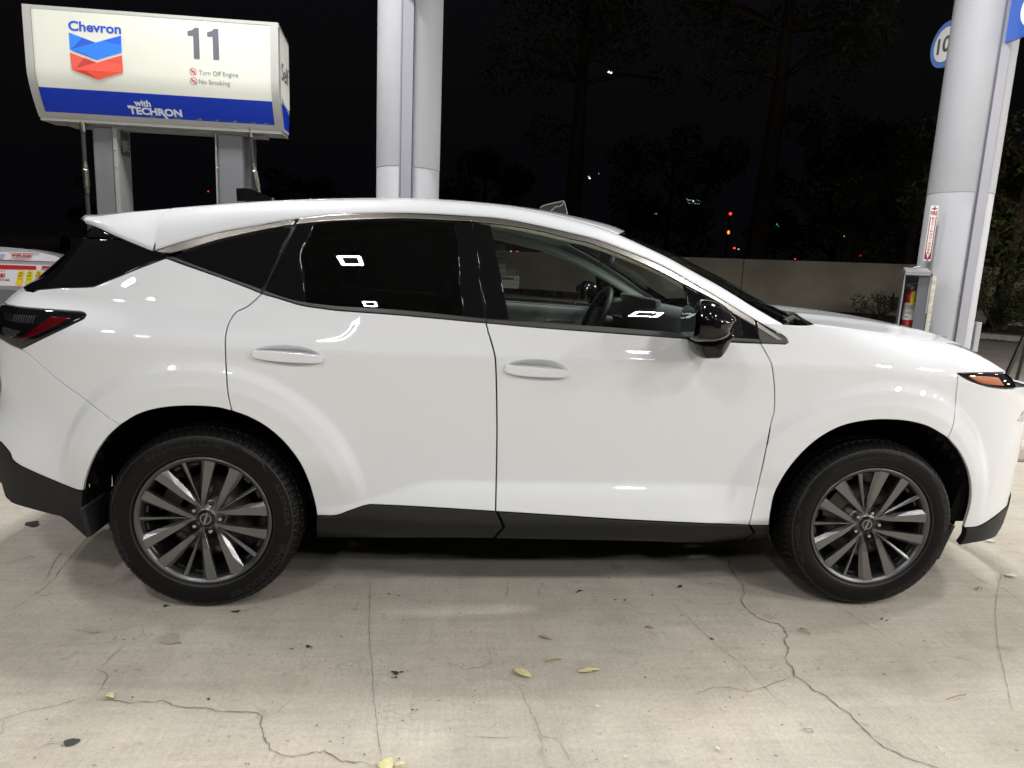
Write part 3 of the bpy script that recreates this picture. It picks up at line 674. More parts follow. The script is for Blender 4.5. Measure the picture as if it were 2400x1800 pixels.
# antenna fin
fp = [(554, 442), (570, 441), (588, 442.5), (601, 448), (619, 454.5), (640, 464), (640, 472), (559, 472)]
mb = MB(); P = [at_y(x, y, YC) for x, y in fp]; V = []; Fs = []
for s, wd in ((-1, 0), (1, 0)):
    for i, p in enumerate(P):
        hgt = (472-fp[i][1])/30.0; V.append((p[0], YC+s*(0.026-0.019*min(1, hgt)), p[2]))
n_ = len(P); Fs = [list(range(n_))[::-1], [n_+i for i in range(n_)]]
for i in range(n_): j = (i+1) % n_; Fs.append((i, j, n_+j, n_+i))
mb.add(V, Fs); mb.obj('antenna_fin', M['gloss'], car)
# ------------------------------------------------------------------ mirrors
def mirror():
    mb = MB()
    o = [(x, y) for x, y in Z('M', (372,960),(370,830),(392,680),(430,590),(500,470),(590,405),(700,410),(830,455),(960,545),(1060,640),(1130,722),(1090,800),(1035,905),(1010,1000),(900,1085),(720,1140),(520,1135),(400,1100),(374,1040))]
    yc = -0.205; P = np.array([at_y(x, y, yc) for x, y in crv(o, 4, True)]); c = P.mean(0); n = len(P)
    # x shrunk because part of the width seen is the housing's own depth
    V = []; Fs = []; st = []
    for k in range(15):
        a = -1+2*k/14
        s = max(0.02, (1-abs(a)**2.6))**(1/2.2); y = yc+0.115*a
        sh = 0.92*s; st.append((y, sh))
    for y, s in st:
        for p in P: V.append((c[0]+(p[0]-c[0])*s+0.10*(y-yc), y, c[2]+(p[2]-c[2])*s))
    for k in range(len(st)-1):
        for i in range(n): j = (i+1) % n; Fs.append((k*n+i, k*n+j, (k+1)*n+j, (k+1)*n+i))
    b = [list(range(n))[::-1], [(len(st)-1)*n+i for i in range(n)]]
    mb.add(V, Fs, 0, True); mb.add(V[:n], [b[0]]); mb.add(V[-n:], [list(range(n))])
    me = mb.mesh('mirror'); weld(me)
    bm = bmesh.new(); bm.from_mesh(me); bmesh.ops.recalc_face_normals(bm, faces=bm.faces); bm.to_mesh(me); bm.free()
    o1 = add_obj('door_mirror', me, fd, M['gloss']); o2 = add_obj('door_mirror', mirrored(me, 'm'), TWIN[fd.name], M['gloss'])
    # foot
    f = [at_y(x, y, -0.13) for x, y in crv(Z('M', (472,1120),(468,1190),(500,1290),(548,1368),(680,1372),(790,1368),(850,1320),(930,1190),(1010,1020),(1030,950),(700,1000)), 5, True)]
    f = np.array(f); fc = f.mean(0); n = len(f); V = []; Fs = []
    for y, s in ((-0.215, 0.25), (-0.20, 0.78), (-0.18, 0.93), (-0.13, 1.0), (-0.06, 0.92), (0.0, 0.8), (0.03, 0.7)):
        for p in f: V.append((fc[0]+(p[0]-fc[0])*s, y, fc[2]+(p[2]-fc[2])*s+(0.01 if y > -0.05 else 0)))
    for k in range(6):
        for i in range(n): j = (i+1) % n; Fs.append((k*n+i, k*n+j, (k+1)*n+j, (k+1)*n+i))
    mb = MB(); mb.add(V, Fs, 0, True); mb.add(V[:n], [list(range(n))]); me = mb.mesh('mirror_foot')
    bm = bmesh.new(); bm.from_mesh(me); bmesh.ops.recalc_face_normals(bm, faces=bm.faces); bm.to_mesh(me); bm.free()
    add_obj('mirror_foot', me, fd, M['gloss']); add_obj('mirror_foot', mirrored(me, 'mf'), TWIN[fd.name], M['gloss'])
    # glass facing rearwards (-x)
    x0 = P[:, 0].min(); zc = c[2]-0.0
    for s in (0, 1):
        g = MB(); pts = []
        for t in range(28):
            a = 2*math.pi*t/28; r = 1/((abs(math.cos(a))**3.2+abs(math.sin(a))**3.2)**(1/3.2))
            y = yc+0.082*math.cos(a)*r; z = zc+0.058*math.sin(a)*r; pts.append((x0-0.003, y if s == 0 else 2*YC-y, z))
        g.add(pts, [list(range(28))]); g.obj('mirror_glass', M['mirrorglass'], fd if s == 0 else TWIN[fd.name])
mirror()
# ------------------------------------------------------------------ wheels
WR = 0.377
def build_wheel():
    wh = bpy.data.objects.new('wheel', None); COL.objects.link(wh); wh.parent = car
    prof = [(.262,.014),(.268,.003),(.282,-.006),(.300,-.0115),(.322,-.013),(.342,-.009),(.356,-.001),(.366,.010),(.3735,.022),(.377,.036),(.3785,.052),(.3785,.056),(.3705,.057),(.3705,.064),(.3795,.065),(.380,.105),(.372,.106),(.372,.114),(.380,.115),(.380,.150),(.372,.151),(.372,.159),(.379,.160),(.377,.200),(.366,.222),(.345,.238),(.300,.243),(.262,.225)]
    n = 288; V = []; Fs = []; m = len(prof)
    for k in range(n):
        t = 2*math.pi*k/n
        for i, (r, h) in enumerate(prof):
            if 6 <= i <= 10 and k % 4 == 0: r -= 0.0048
            if i in (7, 8) and k % 4 == 2: r -= 0.0018
            if 14 <= i <= 22 and k % 6 == 0: r -= 0.003
            V.append((r*math.cos(t), h, r*math.sin(t)))
    for k in range(n):
        k2 = (k+1) % n
        for i in range(m-1): Fs.append((k*m+i, k*m+i+1, k2*m+i+1, k2*m+i))
    mb = MB(); mb.add(V, Fs, 0, False)
    me = mb.mesh('tyre')
    for p in me.polygons:
        cz = math.hypot(p.center.x, p.center.z); p.use_smooth = cz < 0.352
    ty = add_obj('tyre', me, wh, M['tyre'])
    # raised rings and lettering on the side wall
    def side(a, r, lift=0.0012):
        h = np.interp(r, [.262,.268,.282,.300,.322,.342,.356], [.014,.003,-.006,-.0115,-.013,-.009,-.001])
        return (r*math.cos(a), h-lift, r*math.sin(a))
    mb = MB()
    for word, a0, a1, r0, r1 in (('BRIDGESTONE', 129, 72, .315, .341), ('BRIDGESTONE', -72, -15, .315, .341), ('ALENZA', 32, -2, .322, .340), ('ALENZA', 212, 178, .322, .340)):
        Vt, Ft, mx = text_data(word, 0.03, 0.15)
        P = []
        for x, y in Vt:
            a = math.radians(a0+(a1-a0)*x/mx[0]); r = r0+(r1-r0)*y/mx[1]; P.append(side(a, r))
        if a1 < 0 and a0 < -30:
            P = []
            for x, y in Vt: P.append(side(math.radians(a0+(a1-a0)*x/mx[0]), r1-(r1-r0)*y/mx[1]))
        mb = MB(); mb.add(P, Ft); mb.obj('lettering', M['tyretext'], wh)
    mb = MB()
    for a0, a1, r in ((62, 40, .346), (-12, -34, .346), (150, 172, .346), (228, 206, .346)):
        P = []
        q = [(a0, r), (a0+(a1-a0)*.75, r), (a0+(a1-a0)*.85, r-.010), (a1, r-.012)]
        for a, rr in crv(q, 1.2): P.append((a, rr))
        top = [side(math.radians(a), rr, .002) for a, rr in P]; bot = [side(math.radians(a), rr-.0035, .002) for a, rr in P]; k = len(top)
        mb.add(top+bot, [(i, i+1, k+i+1, k+i) for i in range(k-1)])
    mb.lathe([(.349, -.0065), (.351, -.0068), (.353, -.004)], 120); mb.lathe([(.276, -.0040), (.278, -.0062), (.280, -.0064)], 120)
    mb.obj('sidewall_rib', M['rubber'], wh)
    # rim
    mb = MB(); mb.lathe([(.262,.022),(.2675,.010),(.2680,.002),(.2655,-.0025),(.2610,-.0025),(.2575,.001),(.2500,.004),(.2465,.012),(.243,.020),(.243,.024)], 120, smooth=True)
    rim = mb.obj('rim', M['rim'], wh)
    mb = MB(); mb.lathe([(.243,.022),(.236,.030),(.234,.06),(.228,.065),(.226,.20)], 96); mb.lathe([(.226,.20),(.02,.205)], 64)
    # small step blocks inside the barrel
    for k in range(20):
        a = 2*math.pi*(k+0.5)/20; mb.box((.232*math.cos(a), .045, .232*math.sin(a)), (.012, .02, .03), Matrix.Rotation(-a, 3, 'Y'))
    mb.obj('barrel', M['barrel'], wh)
    mb = MB(); mb.lathe([(.172,.085),(.172,.105),(.09,.106),(.085,.06),(.02,.06)], 72)
    mb.obj('brake_disc', M['disc'], wh)
    mb = MB(); ang = math.radians(152); 
    V = []
    for h in (0.06, 0.135):
        for a in np.linspace(ang-0.36, ang+0.36, 9): V.append((.192*math.cos(a), h, .192*math.sin(a)))
        for a in np.linspace(ang+0.36, ang-0.36, 9): V.append((.118*math.cos(a), h, .118*math.sin(a)))
    mb.add(V, [list(range(18)), [18+i for i in range(18)][::-1]]+[(i, 18+i, 18+(i+1) % 18, (i+1) % 18) for i in range(18)])
    mb.obj('brake_caliper', M['disc'], wh)
    def spoke(stations, material, name, side_=1, bev=0.30, depth=0.022, bdrop=0.012):
        """stations: (r, angle deg, width, y)"""
        C = []
        for r, a, wd, y in stations: C.append(np.array([r*math.cos(math.radians(a)), y, r*math.sin(math.radians(a))]))
        V = []; n = len(C)
        for i in range(n):
            d = C[min(i+1, n-1)]-C[max(i-1, 0)]; d[1] = 0; d /= np.linalg.norm(d); s = np.array([-d[2], 0, d[0]])*side_   # towards the bevel side
            wd = stations[i][2]
            V += [C[i]-s*wd/2+np.array([0, depth, 0]), C[i]-s*wd/2+np.array([0, .002, 0]), C[i]-s*(wd/2-.0016), C[i]+s*wd*(0.5-bev), C[i]+s*wd/2+np.array([0, bdrop, 0]), C[i]+s*wd/2+np.array([0, depth, 0])]
        Fs = []
        for i in range(n-1):
            for k in range(5): Fs.append((i*6+k, i*6+k+1, (i+1)*6+k+1, (i+1)*6+k))
        Fs += [(0, 1, 2, 3, 4, 5), tuple((n-1)*6+k for k in range(6))[::-1]]
        me = bpy.data.meshes.new(name); me.from_pydata([tuple(v) for v in V], [], Fs); me.update()
        bm = bmesh.new(); bm.from_mesh(me); bmesh.ops.recalc_face_normals(bm, faces=bm.faces); bm.to_mesh(me); bm.free()
        return add_obj(name, me, wh, material)
    base = 71.0
    for k in range(5):
        a = base+72*k
        for sgn in (1, -1):
            spoke([(.034, a+sgn*38, .012, .036), (.060, a+sgn*31, .016, .031), (.084, a+sgn*24.0, .025, .022), (.125, a+sgn*18.8, .035, .0145), (.185, a+sgn*15.5, .046, .0085), (.252, a+sgn*13.3, .059, .0015)], M['rimface'], 'spoke', side_=sgn)
        spoke([(.040, a-36, .008, .040), (.085, a-36, .009, .030), (.16, a-36, .012, .018), (.250, a-36, .018, .006)], M['rimface'], 'spoke', side_=1, bev=.5, depth=.014, bdrop=.005)
        c = (.0565*math.cos(math.radians(a)), 0, .0565*math.sin(math.radians(a)))
        mb = MB(); mb.lathe([(.0165,.034),(.0165,.044),(.0005,.044)], 20, c=c); mb.obj('lug_seat', M['barrel'], wh)
        mb = MB(); mb.lathe([(.0004,.024),(.0070,.0245),(.0088,.027),(.0100,.032),(.0102,.045)], 6, c=c, smooth=False); mb.obj('lug_nut', M['nut'], wh)
    mb = MB(); mb.lathe([(.078,.052),(.070,.042),(.045,.036),(.0385,.030),(.0365,.0285),(.034,.033)], 60); mb.obj('hub', M['rim'], wh)
    mb = MB(); mb.lathe([(.0355,.033),(.0345,.0275),(.028,.0262),(.0005,.0258)], 60); cap = mb.obj('centre_cap', M['gloss'], wh)
    mb = MB()
    rot = math.radians(72)
    for a0, a1 in ((14, 166), (194, 346)):
        V = []; n2 = 30
        for i in range(n2+1):
            a = math.radians(a0+(a1-a0)*i/n2)+rot
            for r in (.0195, .0215): V.append((r*math.cos(a), .0252, r*math.sin(a)))
        mb.add(V, [(2*i, 2*i+1, 2*i+3, 2*i+2) for i in range(n2)])
    c_, s_ = math.cos(rot), math.sin(rot)
    put_text(mb, 'NISSAN', lambda x, y: (x*c_-y*s_, .0250, x*s_+y*c_), (-.026, -.0038, .026, .0038), bold=.02)
    mb.obj('badge', M['silver'], wh)
    return wh
wheel = build_wheel(); wheel.location = (0, 0, WR)
def copy_wheel(loc, rz):
    r = wheel.copy(); COL.objects.link(r); r.parent = car; r.location = loc; r.rotation_euler = (0, 0, rz)
    for ch in wheel.children:
        c = ch.copy(); COL.objects.link(c); c.parent = r
    return r
copy_wheel((2.822, 0.0, WR), math.radians(-2.5))
copy_wheel((0, 2*YC, WR), math.pi); copy_wheel((2.822, 2*YC, WR), math.pi)
# ------------------------------------------------------------------ cabin
def cabin():
    mb = MB(); mb.box((1.0, YC, 0.42), (2.9, 1.5, 0.04)); mb.obj('cabin_floor', M['dark'], car)
    # headliner under the roof
    G = []
    for t in np.linspace(0, 1, 16):
        x = -0.2+(xh-0.05+0.2)*t; e = cint(C1s, x)+np.array([0, 0.02, -0.045])
        G.append([top_point(e, u, 0.12*float(ss(0.9, xh, x)), 0.03) for u in us[::2]])
    grid_obj('headliner', car, G, M['liner'], flip=True)
    # window frames inside: rails and pillars lined pale
    for s in (0, 1):
        mb = MB()
        f = (lambda p: p) if s == 0 else (lambda p: (p[0], 2*YC-p[1], p[2]))
        pts = [f(tuple(C0s[i]+np.array([0, 0.055, -0.004]))) for i in range(4, len(C0s)-2, 4)]
        rr = [0.030]*len(pts)
        mb.tube(pts, rr, 10); mb.obj('pillar_lining', M['liner'], car)
        mb = MB(); mb.tube([f((1.075, 0.07, 1.18)), f((1.05, 0.14, 1.45)), f((1.03, 0.20, 1.62))], [.05, .045, .04], 8); mb.tube([f((0.22, 0.10, 1.25)), f((0.33, 0.2, 1.56))], [.05, .05], 8); mb.obj('pillar_lining', M['interior'], car)
        # door inner trim
        mb = MB()
        us_ = np.linspace(0.56, 2.25, 20); V = []
        for u in us_:
            zb = np.interp(u, [0.3, 0.64, 1.1, 1.9, 2.35], [1.272, 1.240, 1.195, 1.168, 1.155])
            for z, o in ((0.45, .10), (0.95, .10), (1.02, .055), (1.12, .06), (zb-0.02, .05), (zb, .035), (zb-.03, .006)): 
                p = skin(u, z); V.append(f((p[0], p[1]+o, p[2])))
        n = 7; mb.add(V, [(i*n+j, (i+1)*n+j, (i+1)*n+j+1, i*n+j+1) for i in range(19) for j in range(n-1)], 0, True)
        mb.obj('door_lining', M['interior'], fd if s == 0 else TWIN[fd.name])
        mb = MB(); V = []
        for u in np.linspace(1.2, 2.1, 10):
            p = skin(u, 1.0)
            for dz in (-.006, .006): V.append(f((p[0], p[1]+.058+.0, 1.035+dz)))
        mb.add(V, [(2*i, 2*i+2, 2*i+3, 2*i+1) for i in range(9)]); mb.obj('accent_strip', M['redstripe'], fd if s == 0 else TWIN[fd.name])
        mb = MB(); mb.box(f((1.55, 0.12, 1.0)), (0.5, 0.07, 0.03), bev=.01); mb.tube([f((1.6, .07, 1.08)), f((1.66, .095, 1.085)), f((1.74, .095, 1.085)), f((1.78, .07, 1.08))], .008, 6); mb.obj('arm_rest', M['interior'], fd if s == 0 else TWIN[fd.name])
    # dashboard
    mb = MB(); V = []; Fs = []
    prof = [(2.62, 1.16), (2.42, 1.215), (2.20, 1.245), (2.02, 1.255), (1.97, 1.225), (2.02, 1.12), (2.08, 0.95), (2.12, 0.6)]
    ys = np.linspace(0.10, 2*YC-0.10, 12)
    for y in ys:
        for x, z in prof: V.append((x-0.05*math.sin(math.pi*(y-.1)/1.66)*0, y, z))
    n = len(prof); mb.add(V, [(i*n+j, (i+1)*n+j, (i+1)*n+j+1, i*n+j+1) for i in range(11) for j in range(n-1)], 0, True)
    # instrument screen
    mb.box((2.03, 1.12, 1.23), (0.03, 0.75, 0.13), Matrix.Rotation(math.radians(-12), 3, 'Y'), bev=.008)
    mb.obj('dashboard', M['interior'], car)
    # steering wheel
    sw = at_y(1396, 742, 1.36); cx, cz = 1.825, 1.150
    mb = MB(); a = math.radians(24); pts = []
    R3 = Matrix.Rotation(a, 3, 'Y')
    for k in range(33):
        t = 2*math.pi*k/32; v = R3 @ Vector((0, 0.185*math.cos(t), 0.180*math.sin(t))); pts.append((cx+v.x, 1.36+v.y, cz+v.z))
    mb.tube(pts, 0.020, 12, caps=False)
    v = R3 @ Vector((0.02, 0, 0)); mb.box((cx+v.x, 1.36, cz+v.z), (0.05, 0.15, 0.12), R3, bev=.02)
    for dy, dz in ((-.11, 0), (.11, 0), (0, -.1)):
        v = R3 @ Vector((0.015, dy, dz)); mb.box((cx+v.x, 1.36+v.y, cz+v.z), (0.02, 0.10 if dy else .04, 0.03 if dy else .12), R3, bev=.006)
    mb.tube([(cx+.02, 1.36, cz-.01), (cx+.3, 1.36, cz-.08)], [.035, .05], 12); mb.obj('steering_wheel', M['seat'], car)
    mb = MB(); mb.tube([(cx+.07, 1.17, cz+.02), (cx+.075, 1.02, cz+.03)], [.009, .007], 8); mb.obj('column_stalk', M['interior'], car)
    for y in (0.48, 1.38):
        mb = MB(); mb.box((1.35, y, 0.62), (0.50, 0.48, 0.16), bev=.05); mb.box((1.02, y, 0.97), (0.14, 0.46, 0.62), Matrix.Rotation(math.radians(-14), 3, 'Y'), bev=.05)
        mb.box((0.93, y, 1.36), (0.09, 0.26, 0.17), Matrix.Rotation(math.radians(-8), 3, 'Y'), bev=.035); mb.tube([(0.95, y-.06, 1.2), (0.94, y-.06, 1.34)], .007, 6); mb.tube([(0.95, y+.06, 1.2), (0.94, y+.06, 1.34)], .007, 6)
        mb.obj('front_seat', M['seat'], car)
    mb = MB(); mb.box((0.35, YC, 0.62), (0.5, 1.3, 0.16), bev=.04); mb.box((0.05, YC, 0.95), (0.14, 1.3, 0.6), Matrix.Rotation(math.radians(-18), 3, 'Y'), bev=.04)
    mb.obj('rear_seat', M['seat'], car)
    # interior mirror
    mb = MB(); mb.box((1.78, YC, 1.50), (.03, .24, .07), bev=.012); mb.tube([(1.78, YC, 1.53), (1.86, YC, 1.60)], .01, 8); mb.obj('cabin_mirror', M['interior'], car)
cabin()
def label_fn(x0, y0, x1, y1): pass
mb = MB()
def stick(x0, z0, x1, z1, y=1.772):
    tilt = -0.34
    return lambda x, zz: (x1+(x0-x1)*x, y-tilt*0+(-0.34)*((z0+(z1-z0)*zz)-1.30)*1.0, z0+(z1-z0)*zz)
f1 = stick(1.285, 1.283, 1.400, 1.362)       # x runs backwards: the label is read from outside the far window
mb.add([f1(0,0), f1(1,0), f1(1,1), f1(0,1)], [(0,1,2,3)], 0)
f1b = lambda x, z: tuple(np.array(f1(x, z))-np.array([0, .0015, 0]))
put_text(mb, 'WARNING', f1b, (.26, .66, .97, .88), bold=.03, mi=1)
mb.add([f1b(.05,.64), f1b(.21,.64), f1b(.13,.92)], [(0,1,2)], 1); mb.add([tuple(np.array(f1b(.085,.68))-np.array([0,.001,0])), tuple(np.array(f1b(.175,.68))-np.array([0,.001,0])), tuple(np.array(f1b(.13,.84))-np.array([0,.001,0]))], [(0,1,2)], 0)
for k in range(5): mb.add([f1b(.08,.12+k*.095), f1b(.92,.12+k*.095), f1b(.92,.14+k*.095), f1b(.08,.14+k*.095)], [(0,1,2,3)], 2)
stk = mb.obj('window_sticker', [mat('sticker_paper', (.85,.87,.80), .6, emis=None), mat('sticker_ink', (.05,.05,.05), .6), mat('sticker_grey', (.4,.42,.38), .6)], TWIN[fd.name])
mb = MB(); f2 = stick(1.235, 1.372, 1.308, 1.52, 1.775)
mb.add([f2(0,0), f2(1,0), f2(1,1), f2(0,1)], [(0,1,2,3)], 0)
f2b = lambda x, z: tuple(np.array(f2(x, z))-np.array([0, .0015, 0]))
for s_, z0 in (('NG', .80), ('NING', .60), ('ING', .42)): put_text(mb, s_, f2b, (.08, z0, .08+.22*len(s_), z0+.11), bold=.02, mi=1)
for k in range(3): mb.add([f2b(.1,.08+k*.09), f2b(.9,.08+k*.09), f2b(.9,.11+k*.09), f2b(.1,.11+k*.09)], [(0,1,2,3)], 1)
mb.obj('window_sticker', [bpy.data.materials['sticker_paper'], bpy.data.materials['sticker_grey']], TWIN[fd.name])
# ------------------------------------------------------------------ ground
def concrete():
    m = bpy.data.materials.new('forecourt_concrete'); m.use_nodes = True; nt = m.node_tree; b = nt.nodes['Principled BSDF']; N = nt.nodes; L = nt.links
    tc = N.new('ShaderNodeTexCoord')
    def noise(s, d, r=0.55, vec=None, dist=0.0):
        n = N.new('ShaderNodeTexNoise'); n.inputs['Scale'].default_value = s; n.inputs['Detail'].default_value = d; n.inputs['Roughness'].default_value = r; n.inputs['Distortion'].default_value = dist
        L.new(vec or tc.outputs['Object'], n.inputs['Vector']); return n.outputs['Fac']
    def rng(v, a, c, lo, hi):
        n = N.new('ShaderNodeMapRange'); n.inputs[1].default_value = a; n.inputs[2].default_value = c; n.inputs[3].default_value = lo; n.inputs[4].default_value = hi; L.new(v, n.inputs[0]); return n.outputs[0]
    def mul(a, c):
        n = N.new('ShaderNodeMath'); n.operation = 'MULTIPLY'; L.new(a, n.inputs[0]); L.new(c, n.inputs[1]); return n.outputs[0]
    big = rng(noise(0.7, 5, 0.6), .3, .7, .86, 1.10)
    mid = rng(noise(4.5, 6, 0.65, dist=0.6), .3, .72, .88, 1.08)
    fine = rng(noise(60, 3, 0.7), .25, .75, .87, 1.12); grit = rng(noise(260, 2, 0.6), .3, .7, .88, 1.12)
    sc_ = N.new('ShaderNodeVectorMath'); sc_.operation = 'MULTIPLY'; sc_.inputs[1].default_value = (90, 3.0, 1); L.new(tc.outputs['Object'], sc_.inputs[0])
    broom = rng(noise(1.0, 3, 0.6, vec=sc_.outputs[0]), .3, .7, .955, 1.045)
    sc2 = N.new('ShaderNodeVectorMath'); sc2.operation = 'MULTIPLY'; sc2.inputs[1].default_value = (2.0, 26, 1); L.new(tc.outputs['Object'], sc2.inputs[0])
    smear = rng(noise(1.0, 4, 0.65, vec=sc2.outputs[0]), .34, .75, 1.03, .90)
    spots = rng(noise(9.0, 2, 0.5, dist=1.2), .66, .76, 1.0, .80)
    dots = rng(noise(34.0, 1, 0.5), .735, .78, 1.0, .55)
    # hairline crazing
    vo = N.new('ShaderNodeTexVoronoi'); vo.feature = 'DISTANCE_TO_EDGE'; vo.inputs['Scale'].default_value = 5.5
    wv = N.new('ShaderNodeTexNoise'); wv.inputs['Scale'].default_value = 7; wv.inputs['Detail'].default_value = 5
    mxv = N.new('ShaderNodeMixRGB'); mxv.inputs[0].default_value = 0.16; L.new(tc.outputs['Object'], mxv.inputs[1]); L.new(wv.outputs['Color'], mxv.inputs[2]); L.new(tc.outputs['Object'], wv.inputs['Vector']); L.new(mxv.outputs[0], vo.inputs['Vector'])
    cz = rng(vo.outputs['Distance'], 0.0, 0.010, 1, 0); msk = rng(noise(1.6, 4), .50, .62, 0, 1); cr_ = N.new('ShaderNodeMath'); cr_.operation = 'MULTIPLY'; L.new(cz, cr_.inputs[0]); L.new(msk, cr_.inputs[1])
    craze = rng(cr_.outputs[0], 0, 1, 1.0, .80)
    v = mul(mul(mul(big, mid), mul(fine, grit)), mul(mul(broom, smear), mul(spots, craze))); v = mul(v, dots)
    tint = N.new('ShaderNodeMixRGB'); tint.inputs[1].default_value = (0.455, 0.412, 0.348, 1); tint.inputs[2].default_value = (0.485, 0.45, 0.39, 1); L.new(rng(noise(1.8, 4), .35, .65, 0, 1), tint.inputs[0])
    sm = N.new('ShaderNodeVectorMath'); sm.operation = 'SCALE'; L.new(tint.outputs[0], sm.inputs[0]); L.new(v, sm.inputs['Scale']); L.new(sm.outputs[0], b.inputs['Base Color'])
    b.inputs['Roughness'].default_value = 0.78; b.inputs['Specular IOR Level'].default_value = 0.3
    bp = N.new('ShaderNodeBump'); bp.inputs['Strength'].default_value = 0.35; bp.inputs['Distance'].default_value = 0.002; L.new(grit, bp.inputs['Height']); L.new(bp.outputs[0], b.inputs['Normal'])
    return m
M['concrete'] = concrete()
M['crack'] = mat('crack', (0.17, 0.145, 0.115), 0.95, noise=(40, .4, 3)); M['hair'] = mat('hairline_crack', (0.215, 0.19, 0.158), 0.95); M['oil'] = mat('oil_spot', (0.035, 0.035, 0.037), 0.6, noise=(80, .4, 3)); M['stain'] = mat('old_stain', (0.37, 0.335, 0.275), 0.9, noise=(60, .12, 4))
NW = np.array([.69, .72]); DW = np.array([.72, -.69])            # wall normal and run (diagonal to the forecourt)
NW = NW/np.linalg.norm(NW); DW = DW/np.linalg.norm(DW)
def wp(n, s, z=0.0): q = NW*n+DW*s; return (q[0], q[1], z)
gm = MB()
# forecourt slab up to the gutter
gm.add([(-60, -40, 0), (60, -40, 0)]+[wp(19.7, 120), wp(19.7, -120)], [(0, 1, 2, 3)], 0)
def ribbon(pts, w0, mi, z=0.0030, jag=0.0, step=0.02):
    P = [np.array(p) for p in pts]; Q = []
    for a, b in zip(P[:-1], P[1:]):
        L_ = np.linalg.norm(b-a); m_ = max(1, int(L_/step))
        for j in range(m_): Q.append(a+(b-a)*j/m_)
    Q.append(P[-1]); Q = np.array(Q)
    if jag: Q[1:-1, :2] += np.random.normal(0, jag, (len(Q)-2, 2))
    V = []; 
    for i in range(len(Q)):
        d = Q[min(i+1, len(Q)-1)]-Q[max(i-1, 0)]; d = d[:2]/(np.linalg.norm(d[:2])+1e-9); s = np.array([-d[1], d[0], 0])
        e = min(1, (i+1)/6, (len(Q)-i)/6); w_ = w0*e*(0.55+0.9*random.random())
        V += [(Q[i][0]-s[0]*w_/2, Q[i][1]-s[1]*w_/2, z), (Q[i][0]+s[0]*w_/2, Q[i][1]+s[1]*w_/2, z)]
    gm.add(V, [(2*i, 2*i+1, 2*i+3, 2*i+2) for i in range(len(Q)-1)], mi)
def gpx(k, *pts): return [at_z(*p) for p in Z(k, *pts)]
thick = [gpx('J', (-120,1110),(0,1075),(100,1040),(200,1010),(330,990),(450,960),(540,928),(610,920)),
 gpx('J', (610,920),(630,945),(690,945),(750,950),(850,968),(900,955),(1000,960),(1060,950),(1100,970),(1160,990),(1250,998),(1330,995),(1400,1015),(1500,1025),(1600,1018),(1665,1030),(1695,1055),(1690,1100),(1700,1150),(1720,1215),(1760,1262),(1820,1300),(1900,1310),(1990,1295),(2100,1275),(2150,1300),(2212,1342),(2300,1345),(2362,1350),(2402,1370),(2470,1366)),
 gpx('P', (300,20),(300,80),(340,140),(385,190),(400,240),(375,300),(420,360),(490,410),(560,440),(620,450),(655,480),(680,530),(655,555),(685,605),(680,650),(655,670),(715,740),(725,790),(800,830),(830,870),(930,920),(1010,990),(1080,1030),(1160,1120),(1220,1180),(1300,1250),(1400,1290),(1480,1330),(1610,1370),(1720,1420)),
 gpx('P', (1200,1165),(1330,1215),(1350,1240),(1400,1275),(1430,1300))]
for t_, w_ in zip(thick, (.0022, .0027, .0036, .0024)): ribbon(t_, w_, 1, jag=.0022, step=.012)
thin = [gpx('J', (610,920),(655,880),(690,810),(690,775),(630,745),(690,700),(740,650),(800,600),(820,575)), gpx('J', (0,390),(130,330),(230,260),(340,170),(400,90),(520,-60),(600,-150)), gpx('J', (300,160),(320,110),(360,30),(420,-30)),
 gpx('J', (710,235),(760,170),(820,130)), gpx('J', (-20,1200),(25,1140),(20,1090),(0,1075)), gpx('P', (720,795),(640,820),(540,860),(430,890),(330,870),(200,860),(60,915)),
 gpx('P', (985,320),(1060,370),(1160,440),(1260,490),(1360,570)), gpx('P', (1840,120),(1970,185),(2100,230),(2212,330))]
for t_ in thin: ribbon(t_, .0018, 1, jag=.002, step=.012)
hair = [gpx('J', (820,575),(930,520),(920,460),(780,490),(720,500),(740,540)), gpx('J', (920,460),(980,430),(1040,380)), gpx('O', (185,130),(180,560),(200,700),(205,900),(235,1150),(262,1350)), gpx('O', (640,690),(800,745),(900,735),(960,715),(970,680),(940,560)),
 gpx('O', (945,760),(1010,800),(1100,825),(1160,870),(1190,950),(1260,1080),(1300,1180),(1400,1200),(1450,1280),(1505,1370)), gpx('O', (1070,150),(1083,210),(1065,290)), gpx('P', (-100,290),(0,380),(200,570),(400,730),(600,930),(700,1010)),
 gpx('P', (2075,100),(2040,230),(2025,400),(2040,560),(2080,750),(2110,900),(2140,1020)), gpx('O', (0,700),(120,690),(200,690)), gpx('P', (600,660),(430,630)), gpx('J', (1695,1050),(1790,1030),(1900,930)), gpx('O', (1270,1190),(1310,1260)), gpx('O', (780,1200),(860,1180),(960,1190),(1200,1185))]
for t_ in hair: ribbon(t_, .0016, 2, jag=.0015, step=.015)
